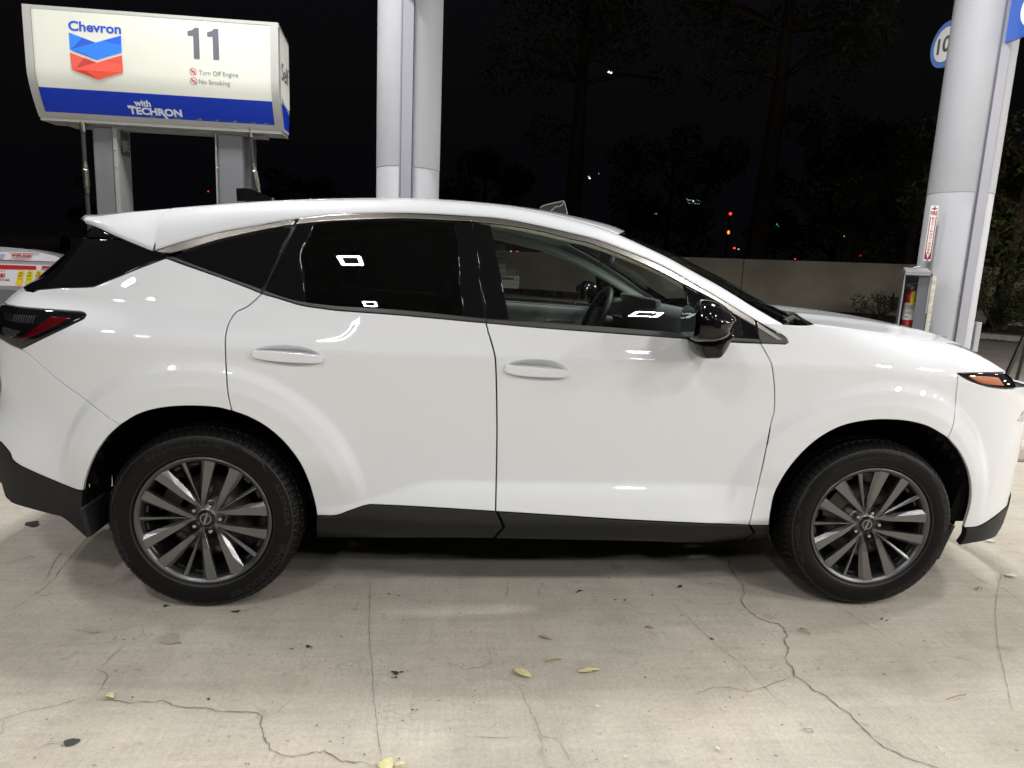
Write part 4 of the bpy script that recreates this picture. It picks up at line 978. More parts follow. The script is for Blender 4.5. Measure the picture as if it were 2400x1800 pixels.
# slab joints farther out
for y_ in (9.4, 5.2): gm.add([(-30, y_, .003), (40, y_-.3, .003), (40, y_-.28, .003), (-30, y_+.02, .003)], [(0, 1, 2, 3)], 1)
def blob(k, c, rx, ry, mi, z=.0036, rot=0.0, irr=.25):
    V = []; n = 26; ph = [random.uniform(0, 6.28) for _ in range(4)]
    for i in range(n):
        a = 2*math.pi*i/n; r = 1+irr*(math.sin(2*a+ph[0])*.4+math.sin(3*a+ph[1])*.35+math.sin(5*a+ph[2])*.25)
        x = rx*r*math.cos(a); y = ry*r*math.sin(a); x, y = x*math.cos(rot)-y*math.sin(rot), x*math.sin(rot)+y*math.cos(rot)
        p = at_z(*Z(k, (c[0]+x, c[1]+y))[0]); V.append((p[0], p[1], z))
    gm.add(V, [list(range(n))[::-1]], mi)
blob('J', (462,1220), 50, 24, 3, rot=-.25); ribbon(gpx('J', (415,1225),(300,1235),(220,1275)), .004, 3, z=.0036, jag=.002); ribbon(gpx('J', (420,1210),(330,1220),(290,1228)), .003, 3, z=.0036, jag=.002)
blob('G', (210,910), 52, 16, 3, rot=-.1, irr=.4); blob('J', (1100,550), 70, 38, 4); blob('O', (1775,80), 42, 24, 4); blob('J', (600,495), 60, 16, 4)
for c_, r_ in (((350,770), 24), ((352,800), 11), ((390,765), 12), ((430,758), 6), ((330,800), 7), ((308,258), 9), ((373,270), 7), ((2195,210), 16), ((1545,238), 14), ((1525,248), 6), ((2015,265), 8), ((1838,298), 8), ((1776,296), 7), ((460,1010), 9), ((492,1008), 7), ((715,547), 4), ((405,430), 4), ((1478,1003), 4), ((1970,800), 8), ((375,1328), 8)): blob('O', c_, r_, r_*.45, 3, irr=.7)
for c_, r_ in (((2000,600), 22), ((1890,615), 12), ((800,555), 8), ((865,552), 8), ((1170,580), 8), ((675,437), 4), ((1075,335), 20), ((1530,372), 24), ((1865,1212), 8), ((1350,940), 14), ((1515,878), 6), ((610,1370), 10), ((1595,1358), 8), ((1720,688), 5)): blob('J', c_, r_, r_*.3, 3, irr=.8)
for c_, r_ in (((190,550), 12), ((1290,420), 10), ((1325,430), 8), ((1130,683), 5), ((1205,685), 3), ((1180,340), 5), ((770,1105), 6), ((2170,765), 5)): blob('P', c_, r_, r_*.4, 3, irr=.8)
for _ in range(150):
    px, py = random.uniform(0, 2400), random.uniform(1370, 1800); p = at_z(px, py); r = random.uniform(.0012, .0035)
    gm.add([(p[0]+r*math.cos(a)*random.uniform(.6, 1.6), p[1]+r*math.sin(a)*random.uniform(.6, 1.3), .0042) for a in (0, 1, 2.1, 3.1, 4.2, 5.2)], [(0, 1, 2, 3, 4, 5)], random.choice((3, 1, 4)))
ground = gm.obj('ground', [M['concrete'], M['crack'], M['hair'], M['oil'], M['stain']]); ground['kind'] = 'structure'
M['asphalt'] = mat('driveway', (0.22, 0.20, 0.17), .85, noise=(3, .2, 5)); M['kerb'] = mat('kerb_concrete', (.46, .43, .38), .85, noise=(4, .25, 5)); M['soil'] = mat('mulch', (.09, .07, .045), .95, noise=(14, .6, 5), bump=(30, .8, .03))
mb = MB(); mb.add([wp(19.69, 120, -.004), wp(19.69, -120, -.004), wp(400, -400, -.004), wp(400, 400, -.004)], [(0, 1, 2, 3)][::1]); o = mb.obj('street_ground', M['asphalt']); o['kind'] = 'structure'
mb = MB()
V = [wp(20.42, -110, 0), wp(20.45, -110, .13), wp(20.75, -110, .14), wp(20.75, -110, 0), wp(20.42, 60, 0), wp(20.45, 60, .13), wp(20.75, 60, .14), wp(20.75, 60, 0)]
mb.add(V, [(0, 4, 5, 1), (1, 5, 6, 2), (2, 6, 7, 3)]); o = mb.obj('kerb', M['kerb']); o['kind'] = 'structure'
G = []
for i in range(90):
    s = -100+160*i/89; G.append([np.array(wp(n_, s, .115+.06*math.sin(i*1.7+j*2.1)*(0 if j in (0,) else 1)*.5+.05*j/6)) for j, n_ in enumerate((20.76, 21.5, 22.5, 23.5, 24.6, 25.6))])
o = grid_obj('planting_bed', None, G, M['soil']); o['kind'] = 'structure'
# fallen leaves in the gutter and on the bed: nobody could count them
M['litter'] = mat('dry_leaves', (.26, .17, .09), .9, noise=(5, .7, 3))
mb = MB()
for _ in range(5200):
    s = random.uniform(-28, 22); n_ = random.gauss(20.25, .16) if random.random() < .35 else random.uniform(20.8, 25.4)
    if n_ > 25.4 or n_ < 19.3: continue
    z = .006 if n_ < 20.42 else (.15 if n_ < 20.75 else .17+.03*random.random()); p = np.array(wp(n_, s, z)); L_ = random.uniform(.03, .07); a = random.uniform(0, 6.28)
    d = np.array([math.cos(a), math.sin(a), random.uniform(-.3, .3)])*L_; e = np.array([-math.sin(a), math.cos(a), random.uniform(-.3, .5)])*L_*.4
    mb.add([p-d, p+e, p+d+np.array([0, 0, .01]), p-e+np.array([0, 0, .012])], [(0, 1, 2, 3)])
o = mb.obj('leaf_litter', M['litter']); tag(o, 'brown dry leaf litter in the gutter and over the planting bed by the wall', 'leaf litter', kind='stuff')
# ------------------------------------------------------------------ perimeter wall
M['wall'] = mat('rendered_wall', (.88, .80, .64), .9, noise=(.55, .22, 6), bump=(60, .3, .004)); M['joint'] = mat('wall_joint', (.10, .09, .07), .9)
mb = MB()
V = [wp(25.6, -105, 0), wp(25.6, 60, 0), wp(25.6, 60, 1.93), wp(25.6, -105, 1.93), wp(25.82, -105, 0), wp(25.82, 60, 0), wp(25.82, 60, 1.93), wp(25.82, -105, 1.93)]
mb.add(V, [(0, 1, 2, 3), (3, 2, 6, 7), (5, 4, 7, 6), (0, 3, 7, 4), (1, 5, 6, 2)])
wl = mb.obj('perimeter_wall', M['wall']); tag(wl, 'long plain rendered garden wall running behind the planting bed', 'wall')
mb = MB()
for s in np.arange(-99, 58, 6.1): mb.add([wp(25.595, s, .1), wp(25.595, s+.03, .1), wp(25.595, s+.03, 1.93), wp(25.595, s, 1.93)], [(0, 1, 2, 3)])
mb.obj('joint', M['joint'], wl)
# stains running down the wall face
mb = MB()
for s, wd, z0, z1 in ((-2.2, .10, .35, .95), (3.4, .05, .2, .5), (-9, .12, .2, .7)):
    mb.add([wp(25.594, s, z0), wp(25.594, s+wd, z0), wp(25.594, s+wd*.8, z1), wp(25.594, s+wd*.2, z1)], [(0, 1, 2, 3)])
mb.obj('stain', M['joint'], wl)
def at_n(px, py, n):
    d = ray(px, py); t = (n-CAM[:2] @ NW)/(d[:2] @ NW); return CAM+d*t
q = at_n(150, 569, 25.5); mb = MB(); s0 = q[:2] @ DW
sz = 1.25
for k in range(4):
    z = q[2]; 
mb.add([wp(25.58, s0-sz, z-sz*.55), wp(25.58, s0+sz, z-sz*.55), wp(25.58, s0+sz, z+sz*.75), wp(25.58, s0-sz, z+sz*.75)], [(0, 1, 2, 3)], 0)
for k in range(2): mb.add([wp(25.57, s0-sz*(.9-k*.6), z+sz*.5), wp(25.57, s0-sz*(.8-k*.6), z+sz*.5), wp(25.57, s0+sz*(.3+k*.6), z-sz*.5), wp(25.57, s0+sz*(.2+k*.6), z-sz*.5)], [(0, 1, 2, 3)], 1)
mb.add([wp(25.57, s0-sz, z+sz*.5), wp(25.57, s0+sz, z+sz*.5), wp(25.57, s0+sz, z+sz*.78), wp(25.57, s0-sz, z+sz*.78)], [(0, 1, 2, 3)], 1)
tag(mb.obj('wall_sign', [M['dark'], mat('sign_white', (.6, .6, .6), .5)]), 'small black and white striped board on the far end of the wall', 'sign')
# ------------------------------------------------------------------ canopy and its lamps
M['colpaint'] = mat('column_paint', (.37, .38, .405), .62, coat=.0, spec=.35, noise=(2.2, .05, 5)); M['strip'] = mat('column_channel', (.33, .335, .39), .45); M['soffit'] = mat('canopy_soffit', (.16, .165, .18), .6)
CZ = 4.6
mb = MB(); mb.box((7.0, -4.9, CZ+.35), (38, 17.8, .62))
can = mb.obj('canopy', M['soffit']); tag(can, 'wide flat white canopy roof over the pumps, above the frame', 'canopy')
M['led'] = mat('led_bar', (.9, .9, .9), .5, emis=(1.0, .982, .96), es=LAMP*0.88); M['ledbox'] = mat('lamp_housing', (.65, .65, .65), .5)
M['led2'] = mat('led_bar_bright', (.9, .9, .9), .5, emis=(1.0, .982, .96), es=LAMP*1.35)
M['led3'] = mat('led_bar_wall_boost', (.9, .9, .9), .5, emis=(1.0, .97, .93), es=LAMP*2.6)  # far columns run stronger than the other lamps to brighten the wall
def make_lamp(x, y, label):
    r = empty('canopy_lamp', (x, y, CZ), label, 'ceiling lamp', 'square lamps under the canopy')
    mb = MB(); mb.box((0, 0, -.012), (.50, .50, .05), bev=.01); mb.obj('housing', M['ledbox'], r)
    mb = MB(); a, b = .215, .145; z = -.0385
    for k in range(4):
        c, s = math.cos(k*math.pi/2), math.sin(k*math.pi/2); q = [(-a+.012, -a, z), (a-.012, -a, z), (b-.008, -b, z), (-b+.008, -b, z)]
        mb.add([(x_*c-y_*s, x_*s+y_*c, z_) for x_, y_, z_ in q][::-1], [(0, 1, 2, 3)])
    mb.obj('light_bar', M['led3'] if x > 8 else M['led2'] if y > 0 else M['led'], r); return r
LX = (-0.56, 3.78, -4.6, 8.4, 12.8, 17.2, 21.6); LY = (-3.5, -6.2, 1.7)  # rightmost three columns are unseen lamps added to light the wall
rows = {-3.5: 'front row', -6.2: 'outer row', 1.7: 'island row'}
nm = {-4.6: 'first', -0.56: 'second', 3.78: 'third', 8.4: 'fourth', 12.8: 'added fifth', 17.2: 'added sixth', 21.6: 'added seventh'}
for y_ in LY:
    for x_ in LX: make_lamp(x_, y_, f'square canopy lamp, {nm[x_]} from the left in the {rows[y_]}')
# ------------------------------------------------------------------ columns with round number blades
M['seam'] = mat('channel_seam', (.15, .15, .17), .6)
def column(cx, label, jz):
    r = empty('canopy_column', (cx, 3.0, 0), label, 'column', 'round steel columns carrying the canopy')
    R_ = .245; prof = lambda z0, z1: [(R_, z0), (R_, z1)]
    gap = math.radians(7.5)
    mb = MB(); mb.lathe([(R_, 0), (R_, jz-.002), (R_-.003, jz-.0005)], 64, 'z', smooth=True); mb.obj('lower_cladding', M['colpaint'], r)
    mb = MB(); mb.lathe([(R_+.002, jz+.001), (R_+.002, CZ)], 64, 'z', smooth=True); mb.lathe([(R_+.002, jz+.001), (R_-.02, jz+.001)], 64, 'z'); mb.obj('upper_cladding', M['colpaint'], r)
    mb = MB(); mb.box((0, -R_-.004, CZ/2), (.078, .03, CZ)); 
    mb.box((-.050, -R_+.006, CZ/2), (.010, .012, CZ)); mb.box((.050, -R_+.006, CZ/2), (.010, .012, CZ)); mb.obj('cable_channel', M['strip'], r)
    mb = MB(); mb.box((-.0415, -R_-.006, CZ/2), (.003, .02, CZ)); mb.box((.0415, -R_-.006, CZ/2), (.003, .02, CZ)); mb.obj('seam', M['seam'], r)
    return r
col1 = column(.605, 'light grey round column standing behind the middle of the car roof', 2.127)
col2 = column(5.262, 'light grey round column behind the bonnet with fire extinguisher sign and cabinet', 2.175)
M['blue'] = mat('sign_blue', (.035, .11, .46), .35, coat=.5); M['blue2'] = mat('sign_edge_blue', (.12, .22, .60), .35, coat=.4); M['white'] = mat('sign_face_white', (.78, .78, .76), .4); M['ink'] = mat('sign_numeral', (.09, .09, .10), .5)
def blade(col, near, text, label, full=False):
    """plate in the plane x = column axis, reaching out along y; read from -x"""
    cx = col.location.x; s = -1 if near else 1; yb = 3.0+s*(.262); zc = 3.50
    r = empty('number_sign', (cx, yb, zc), label, 'sign', 'pump number signs on the columns')
    o = []
    Rr = .190; yc_ = .26 if near else .185
    for k in range(21):
        a = math.radians(-90+180*k/20); o.append((yc_+Rr*math.cos(a), Rr*math.sin(a)))
    o = [(0, -Rr)]+o+[(0, Rr)] if True else o
    mb = MB(); n = len(o)
    V = [(-.016, s*y, z) for y, z in o]+[(.016, s*y, z) for y, z in o]
    f = [list(range(n)), [n+i for i in range(n)][::-1]]+[((i+1) % n, i, n+i, n+(i+1) % n) for i in range(n)]
    mb.add(V, f); mb.obj('plate', M['blue'] if near else M['blue2'], r)
    mb = MB(); rr = .143
    for sx in (-1, 1):
        V = [(sx*.0185, s*yc_+rr*math.cos(2*math.pi*i/48), rr*math.sin(2*math.pi*i/48)) for i in range(48)]; mb.add(V, [list(range(48)) if sx > 0 else list(range(48))[::-1]])
    mb.obj('face', M['white'], r)
    mb = MB()
    tb = (-.085, -.063, .085, .063) if near else (-.095, -.068, .075, .068)
    if not text: return
    put_text(mb, text, lambda x, y: (-.0205, s*yc_-x, y), tb, bold=.025)
    put_text(mb, text, lambda x, y: (.0205, s*yc_+x, y), (-.085, -.063, .085, .063), bold=.025)
    mb.obj('numeral', M['ink'], r)
blade(col2, False, '10', 'round white number 10 sign with blue rim on the far side of the right column')
blade(col2, True, '', 'blue number sign on the near side of the right column, cut off by the frame')
blade(col1, True, '', 'blue number sign high on the middle column, its lower edge just in frame')
# extinguisher sign on the column
M['maroon'] = mat('sign_maroon', (.27, .008, .035), .4)
def place2(o, px0, px1): pass
def fire_sign():
    # flat plate tangent to the column towards the camera
    tl_, tr_, bl_, br_ = [np.array(p) for p in Z('s', (480, 103), (568, 108), (396, 720), (485, 722))]
    a = at_y(*bl_, 2.74); b = at_y(*br_, 2.74); c = at_y(*tl_, 2.74)
    # real plate: keep height, orient normal to azimuth 225 deg
    az = math.radians(-112); n = np.array([math.cos(az), math.sin(az), 0]); t = np.array([-n[1], n[0], 0])
    cen_px = (tl_+tr_+bl_+br_)/4
    # point on the column surface along that azimuth
    P0 = np.array([5.262, 3.0, 0])+n*.254
    d = ray(*cen_px); tt = ((P0-CAM) @ n)/(d @ n); C = CAM+d*tt
    def on(px): d = ray(*px); k = ((P0-CAM) @ n)/(d @ n); return CAM+d*k
    H = (on((tl_+tr_)/2)-on((bl_+br_)/2))[2]; W_ = abs((on(br_)-on(bl_)) @ t)
    W_ = (W_+abs((on(tr_)-on(tl_)) @ t))/2
    r = empty('fire_extinguisher_sign', tuple(C), 'tall narrow white and maroon FIRE EXTINGUISHER sign on the right column', 'sign')
    fn = lambda x, y, o=0.0: tuple(t*x*W_+np.array([0, 0, 1])*y*H+n*o)
    def rr(x0, y0, x1, y1, cx_, cy_):
        return [(x0+cx_, y0), (x1-cx_, y0), (x1, y0+cy_), (x1, y1-cy_), (x1-cx_, y1), (x0+cx_, y1), (x0, y1-cy_), (x0, y0+cy_)]
    mb = MB(); o = rr(-.5, -.5, .5, .5, .10, .016); put_poly(mb, o, lambda x, y: fn(x, y, .003)); n_ = len(o)
    mb.add([fn(x, y, .003) for x, y in o]+[fn(x, y, 0) for x, y in o], [(i, (i+1) % n_, n_+(i+1) % n_, n_+i) for i in range(n_)]); mb.obj('plate', M['white'], r)
    mb = MB(); f2 = lambda x, y: fn(x, y, .0045)
    for x0, x1 in ((-.42, -.30), (.30, .42)): put_poly(mb, [(x0, -.47), (x1, -.47), (x1, .30), (x0, .30)], f2)
    put_poly(mb, [(-.40, .455), (.40, .455), (0, .415)], f2); put_poly(mb, [(-.42, .455), (-.40, .455), (-.40, .31), (-.42, .31)], f2); put_poly(mb, [(.40, .455), (.42, .455), (.42, .31), (.40, .31)], f2)
    put_poly(mb, [(-.30, -.47), (-.30, -.33), (0, -.455)], f2); put_poly(mb, [(.30, -.47), (0, -.455), (.30, -.33)], f2); put_poly(mb, [(-.30, -.47), (.30, -.47), (0, -.452)], f2)
    put_text(mb, 'FIRE', f2, (-.40, .325, .40, .40), bold=.03)
    w3 = 'EXTINGUISHER'
    for i, ch in enumerate(w3):
        y1 = .290-i*.0565; wd = .14 if ch != 'I' else .035; put_text(mb, ch, f2, (-wd, y1-.042, wd, y1), bold=.03)
    mb.obj('lettering', M['maroon'], r)
    mb = MB(); 
    for y in (.475, -.485): mb.box(fn(0, y, .005), (.008, .008, .008))
    mb.obj('screw', M['mould'], r)
fire_sign()
# extinguisher cabinet
M['cabinet'] = mat('grey_cabinet', (.14, .15, .17), .45, metal=.3); M['cream'] = mat('cream_edge', (.55, .53, .45), .7, noise=(30, .3, 4)); M['cab_out'] = mat('cabinet_rim', (.34, .35, .36), .4, metal=.3)
cab = empty('extinguisher_cabinet', (4.765, 2.72, .78), 'open grey metal cabinet fixed to the right column, holding the extinguisher', 'cabinet', rz=math.radians(-30))
x0, x1, y0, y1, z0, z1 = -.085, .115, -.13, .10, .08, .72
mb = MB(); mb.box(((x0+x1)/2, y1-.004, (z0+z1)/2), (x1-x0, .008, z1-z0)); mb.box((x0+.003, (y0+y1)/2, (z0+z1)/2), (.006, y1-y0-.02, z1-z0)); mb.box((x1-.003, (y0+y1)/2, (z0+z1)/2), (.006, y1-y0-.02, z1-z0)); mb.box(((x0+x1)/2, (y0+y1)/2, z0+.003), (x1-x0-.014, y1-y0-.02, .006))
mb.obj('case', M['cabinet'], cab)
mb = MB(); mb.box(((x0+x1)/2-.01, (y0+y1)/2-.01, z1+.015), (x1-x0-.02, y1-y0+.05, .035), Matrix.Rotation(math.radians(6), 3, 'X'), bev=.004); mb.tube([(-.03, y0+.01, z1+.04), (.02, y0+.01, z1+.055)], .008, 8); mb.obj('hood', M['cab_out'], cab)
mb = MB(); mb.box((x1+.012, y0+.012, (z0+z1)/2-.01), (.030, .022, z1-z0-.02), bev=.003); mb.obj('door_edge', M['cream'], cab)
mb = MB(); mb.box((x1-.012, y0+.003, (z0+z1)/2+.15), (.014, .006, (z1-z0)*.45)); mb.box((x0+.004, y0+.002, (z0+z1)/2), (.010, .008, z1-z0-.02)); mb.obj('rim', M['cab_out'], cab)
mb = MB(); mb.box((.20, .10, .2), (.2, .03, .04)); mb.obj('bracket', M['cab_out'], cab)
mb = MB(); mb.box((x1-.052, y0+.008, (z0+z1)/2), (.086, .006, z1-z0-.02)); mb.obj('front_flange', M['cabinet'], cab)
# extinguisher
M['extred'] = mat('extinguisher_red', (.42, .012, .018), .25, coat=1.0)
ex = empty('fire_extinguisher', (4.752, 2.715, .875), 'red fire extinguisher with white label and yellow tag standing in the cabinet', 'fire extinguisher')
mb = MB(); mb.lathe([(.0, 0), (.058, .0), (.063, .012), (.063, .62), (.058, .66), (.040, .70), (.022, .715), (.022, .73)], 36, 'z'); mb.obj('cylinder', M['extred'], ex)
mb = MB(); mb.lathe([(.0636, .36), (.0636, .565)], 36, 'z'); lb = mb.obj('label', mat('label_white', (.6, .6, .6), .5), ex)
mb = MB()
for z, a0, a1 in ((.525, 200, 250), (.505, 200, 262), (.485, 196, 240), (.45, 200, 255), (.435, 198, 262)):
    mb.lathe([(.0640, z), (.0640, z+.007)], 8, 'z', a0=math.radians(a0), a1=math.radians(a1))
for a in (200, 214, 228): mb.lathe([(.0640, .385), (.0640, .405)], 4, 'z', a0=math.radians(a), a1=math.radians(a+9))
mb.lathe([(.0638, .285), (.0638, .298)], 36, 'z'); mb.obj('label_print', M['ink'], ex)
mb = MB(); mb.tube([(0, 0, .72), (0, 0, .765)], .016, 10); mb.box((-.02, 0, .79), (.13, .022, .012), Matrix.Rotation(math.radians(-12), 3, 'Y')); mb.box((-.02, 0, .765), (.11, .020, .010)); mb.lathe([(.0005, -.012), (.018, -.010), (.018, .006), (.0005, .008)], 16, 'y', c=(.0, -.022, .755)); mb.tube([(.02, 0, .75), (.06, -.01, .73), (.075, -.01, .62), (.07, -.01, .45)], .009, 8); mb.obj('valve', M['silver'], ex)
mb = MB(); 
V = [(-.050, -.075, .70), (.000, -.078, .71), (-.006, -.082, .55), (-.056, -.078, .535)]
mb.add(V+[(v_[0], v_[1]+.0015, v_[2]) for v_ in V], [(0, 3, 2, 1), (4, 5, 6, 7), (0, 1, 5, 4), (1, 2, 6, 5), (2, 3, 7, 6), (3, 0, 4, 7)]); mb.obj('tag', mat('yellow_tag', (.75, .52, .02), .6, noise=(40, .15, 3)), ex)
mb = MB(); mb.tube([(-.03, -.076, .70), (-.02, -.05, .755), (0, -.01, .785)], .0015, 5); mb.obj('tag_wire', M['silver'], ex)
ex.scale = (.70, .70, .68)
# small box on the far side of the column
mb = MB(); mb.box((5.53, 2.93, .98), (.05, .10, .26), bev=.005); tag(mb.obj('junction_box', M['colpaint']), 'small grey electrical box on the right edge of the right column', 'junction box')
# ------------------------------------------------------------------ fuel dispenser with its lit topper
def face_set(z): return 2.60+0.13*float(np.clip((2.62-z)/.33, 0, 1))**1.6
def hit_face(px, py):
    y = 2.6
    for _ in range(12): p = at_y(px, py, y); y = face_set(p[2])
    return p
disp = empty('fuel_dispenser', (-1.13, 2.75, 0), 'fuel dispenser with lit white and blue pump 11 topper on two grey posts', 'fuel pump')
DO = np.array([-1.13, 2.75, 0])
X0, X1, ZT, ZB = -1.97, -.285, 3.022, 2.318
M['lit'] = mat('backlit_face', (.47, .48, .43), .6, emis=(.93, .95, .82), es=.42, spec=.2); M['litblue'] = mat('backlit_blue', (.006, .035, .34), .5, emis=(.002, .02, .40), es=.22, spec=.25); M['alu'] = mat('white_aluminium', (.50, .50, .47), .4)
nt = M['lit'].node_tree; bnode = nt.nodes['Principled BSDF']; tcn = nt.nodes.new('ShaderNodeTexCoord'); nz = nt.nodes.new('ShaderNodeTexNoise'); nz.inputs['Scale'].default_value = 1.1; nz.inputs['Detail'].default_value = 1; mr = nt.nodes.new('ShaderNodeMapRange'); mr.inputs[1].default_value = .3; mr.inputs[2].default_value = .7; mr.inputs[3].default_value = .17; mr.inputs[4].default_value = .31
nt.links.new(tcn.outputs['Object'], nz.inputs['Vector']); nt.links.new(nz.outputs['Fac'], mr.inputs[0]); nt.links.new(mr.outputs[0], bnode.inputs['Emission Strength'])
mb = MB()     # box body
zs_ = np.r_[ZB, np.linspace(ZB+.02, 2.64, 8), ZT]
def sec(x): return [(x, face_set(z)+.004, z) for z in zs_]+[(x, 2.90, ZT-.05), (x, 2.92, 2.6), (x, 2.88, ZB)]
A_, B_ = sec(X0), sec(X1); n = len(A_); mb.add([np.array(p)-DO for p in A_+B_], [(i, n+i, n+(i+1) % n, (i+1) % n) for i in range(n)]+[list(range(n)), [n+i for i in range(n)][::-1]])
me = mb.mesh('sign_box'); bm = bmesh.new(); bm.from_mesh(me); bmesh.ops.recalc_face_normals(bm, faces=bm.faces); bm.to_mesh(me); bm.free()
sbox = add_obj('sign_box', me, disp, M['alu'])
def face_fn(o=0.0): return lambda x, z: tuple(np.array([x, face_set(z)-.004-o, z])-DO)
def face_patch(mb, x0, x1, z0, z1, o, mi=0, shear=None):
    zs = np.linspace(z0, z1, 14); V = []
    for z in zs: V += [face_fn(o)(x0, z), face_fn(o)(x1, z)]
    mb.add(V, [(2*i, 2*i+1, 2*i+3, 2*i+2) for i in range(13)], mi, True)
ZBLUE = 2.503
mb = MB(); face_patch(mb, X0+.055, X1-.055, ZBLUE, ZT-.02, .001); mb.obj('lit_face', M['lit'], sbox)
mb = MB(); face_patch(mb, X0+.055, X1-.055, ZB+.035, ZBLUE, .0015); mb.obj('blue_band', M['litblue'], sbox)
mb = MB(); face_patch(mb, X0, X0+.055, ZB, ZT, .006); face_patch(mb, X1-.055, X1, ZB, ZT, .006); face_patch(mb, X0+.055, X1-.055, ZB, ZB+.035, .004); face_patch(mb, X0+.055, X1-.055, ZT-.02, ZT, .004); mb.obj('frame', mat('frame_white', (.42, .42, .40), .4), sbox)
# right end face
mb = MB(); xe = X1+.003
mb.add([tuple(np.array(p)-DO) for p in [(xe, 2.625, ZT-.03), (xe, 2.895, ZT-.07), (xe, 2.905, 2.50), (xe, 2.64, 2.50)]], [(0, 3, 2, 1)], 0); mb.add([tuple(np.array(p)-DO) for p in [(xe, 2.66, 2.55), (xe, 2.66, 2.50), (xe, 2.73, ZB+.02), (xe, 2.87, ZB+.02), (xe, 2.885, 2.46)]], [(0, 1, 2, 3, 4)], 1)
mb.obj('end_face', [M['lit'], M['litblue']], sbox)
mb = MB(); put_text(mb, 'Self', lambda x, y: tuple(np.array([X1+.006, x, y])-DO), (2.655, 2.66, 2.87, 2.78), bold=.01); mb.obj('end_lettering', M['ink'], sbox)
def fpx(*p): q_ = hit_face(*p); return (q_[0], q_[2])
def rect_from(a, b): x0_, z0_ = fpx(*a); x1_, z1_ = fpx(*b); return (x0_, z0_, x1_, z1_)
# brand lettering and emblem
mb = MB()
a = fpx(*Z('l', (160, 305))[0]); b_ = fpx(*Z('l', (1070, 350))[0]); c_ = fpx(*Z('l', (170, 140))[0])
put_text(mb, 'Chevron', face_fn(.003), (a[0], a[1]-.003, b_[0], a[1]+(c_[1]-a[1])*1.02), bold=.03)
mb.obj('brand_lettering', mat('brand_blue', (.012, .06, .42), .4, emis=(.01, .06, .45), es=.2), sbox)
def shade(nm_, c, e): return mat(nm_, c, .35, emis=c, es=e)
def emb(pts, m_): mb = MB(); P = [fpx(*p) for p in Z('l', *pts)]; put_poly(mb, P, face_fn(.003)); return mb, m_
mb = MB(); cols = []
pieces = [([(165,345),(630,520),(250,632),(185,640)], (.006,.07,.48)), ([(165,345),(400,433),(215,632),(185,640)], (.012,.17,.68)), ([(630,520),(1070,400),(1082,692),(650,820),(440,735),(300,690),(185,640),(250,625)], (.010,.16,.72)), ([(185,640),(420,700),(650,820)], (.006,.08,.50)), ([(760,484),(1070,400),(1078,560)], (.006,.09,.58)),
          ([(190,692),(655,865),(330,960),(222,985)], (.42,.030,.028)), ([(190,692),(440,785),(300,960),(222,985)], (.62,.075,.045)), ([(655,865),(1088,740),(1112,1035),(690,1165),(222,988),(340,955)], (.66,.075,.045)), ([(222,988),(470,1010),(690,1165)], (.50,.040,.032)), ([(800,823),(1088,740),(1100,900)], (.58,.060,.038))]
for i, (pts, c) in enumerate(pieces):
    P = [fpx(*p) for p in Z('l', *pts)]; put_poly(mb, P, face_fn(.003+.0006*i), mi=i); cols.append(shade(f'emblem_{i}', c, .22))
mb.obj('emblem', cols, sbox)
mb = MB()
for poly in ([(112,243),(175,225),(205,196),(258,198),(272,603),(195,598),(185,302),(112,297)], [(365,258),(425,240),(455,210),(510,214),(524,614),(447,611),(436,314),(366,310)]):
    put_poly(mb, [fpx(*p) for p in Z('q', *poly)], face_fn(.003))
mb.obj('pump_numeral', mat('numeral_grey', (.11, .12, .15), .5), sbox)
notice = mat('notice_grey', (.18, .20, .19), .5)
for txt, bl_, tr_ in (('Turn Off Engine', (258, 808), (768, 765)), ('No Smoking', (262, 925), (660, 885))):
    x0_, z0_, x1_, z1_ = rect_from(Z('q', bl_)[0], Z('q', tr_)[0]); top = fpx(*Z('q', (bl_[0], bl_[1]-62))[0])[1]
    V, Fs, mx = text_data(txt, .006); sx = (x1_-x0_)/mx[0]; desc = .22 if 'g' in txt else 0
    sy = (top-z0_)/(mx[1]-.20); P = [face_fn(.003)(x0_+x*sx, z0_+(y-.20)*sy) for x, y in V]; mb = MB(); mb.add(P, Fs); mb.obj('notice_lettering', notice, sbox)
mb = MB()
for c in ((183, 765), (193, 887)):
    cx_, cz_ = fpx(*Z('q', c)[0]); R0 = .0245
    V = []
    for i in range(33):
        a = 2*math.pi*i/32
        for r in (R0, R0*.86): V.append(face_fn(.003)(cx_+r*math.cos(a), cz_+r*math.sin(a)))
    mb.add(V, [(2*i, 2*i+1, 2*i+3, 2*i+2) for i in range(32)])
    d = R0*.66; e = R0*.09; put_poly(mb, [(cx_-d-e, cz_+d-e), (cx_-d+e, cz_+d+e), (cx_+d+e, cz_-d+e), (cx_+d-e, cz_-d-e)], face_fn(.0034))
    put_poly(mb, [(cx_-R0*.55, cz_-R0*.12), (cx_+R0*.5, cz_-R0*.12), (cx_+R0*.5, cz_+R0*.08), (cx_-R0*.55, cz_+R0*.08)], face_fn(.0036)); put_poly(mb, [(cx_+R0*.1, cz_-R0*.3), (cx_+R0*.5, cz_-R0*.3), (cx_+R0*.5, cz_+R0*.28), (cx_+R0*.1, cz_+R0*.2)], face_fn(.0037)) if c[1] < 800 else put_poly(mb, [(cx_+R0*.2, cz_+R0*.12), (cx_+R0*.28, cz_+R0*.12), (cx_+R0*.5, cz_+R0*.5), (cx_+R0*.42, cz_+R0*.5)], face_fn(.0037))
mb.obj('prohibition_symbol', mat('symbol_red', (.50, .035, .05), .5), sbox)
mb = MB()
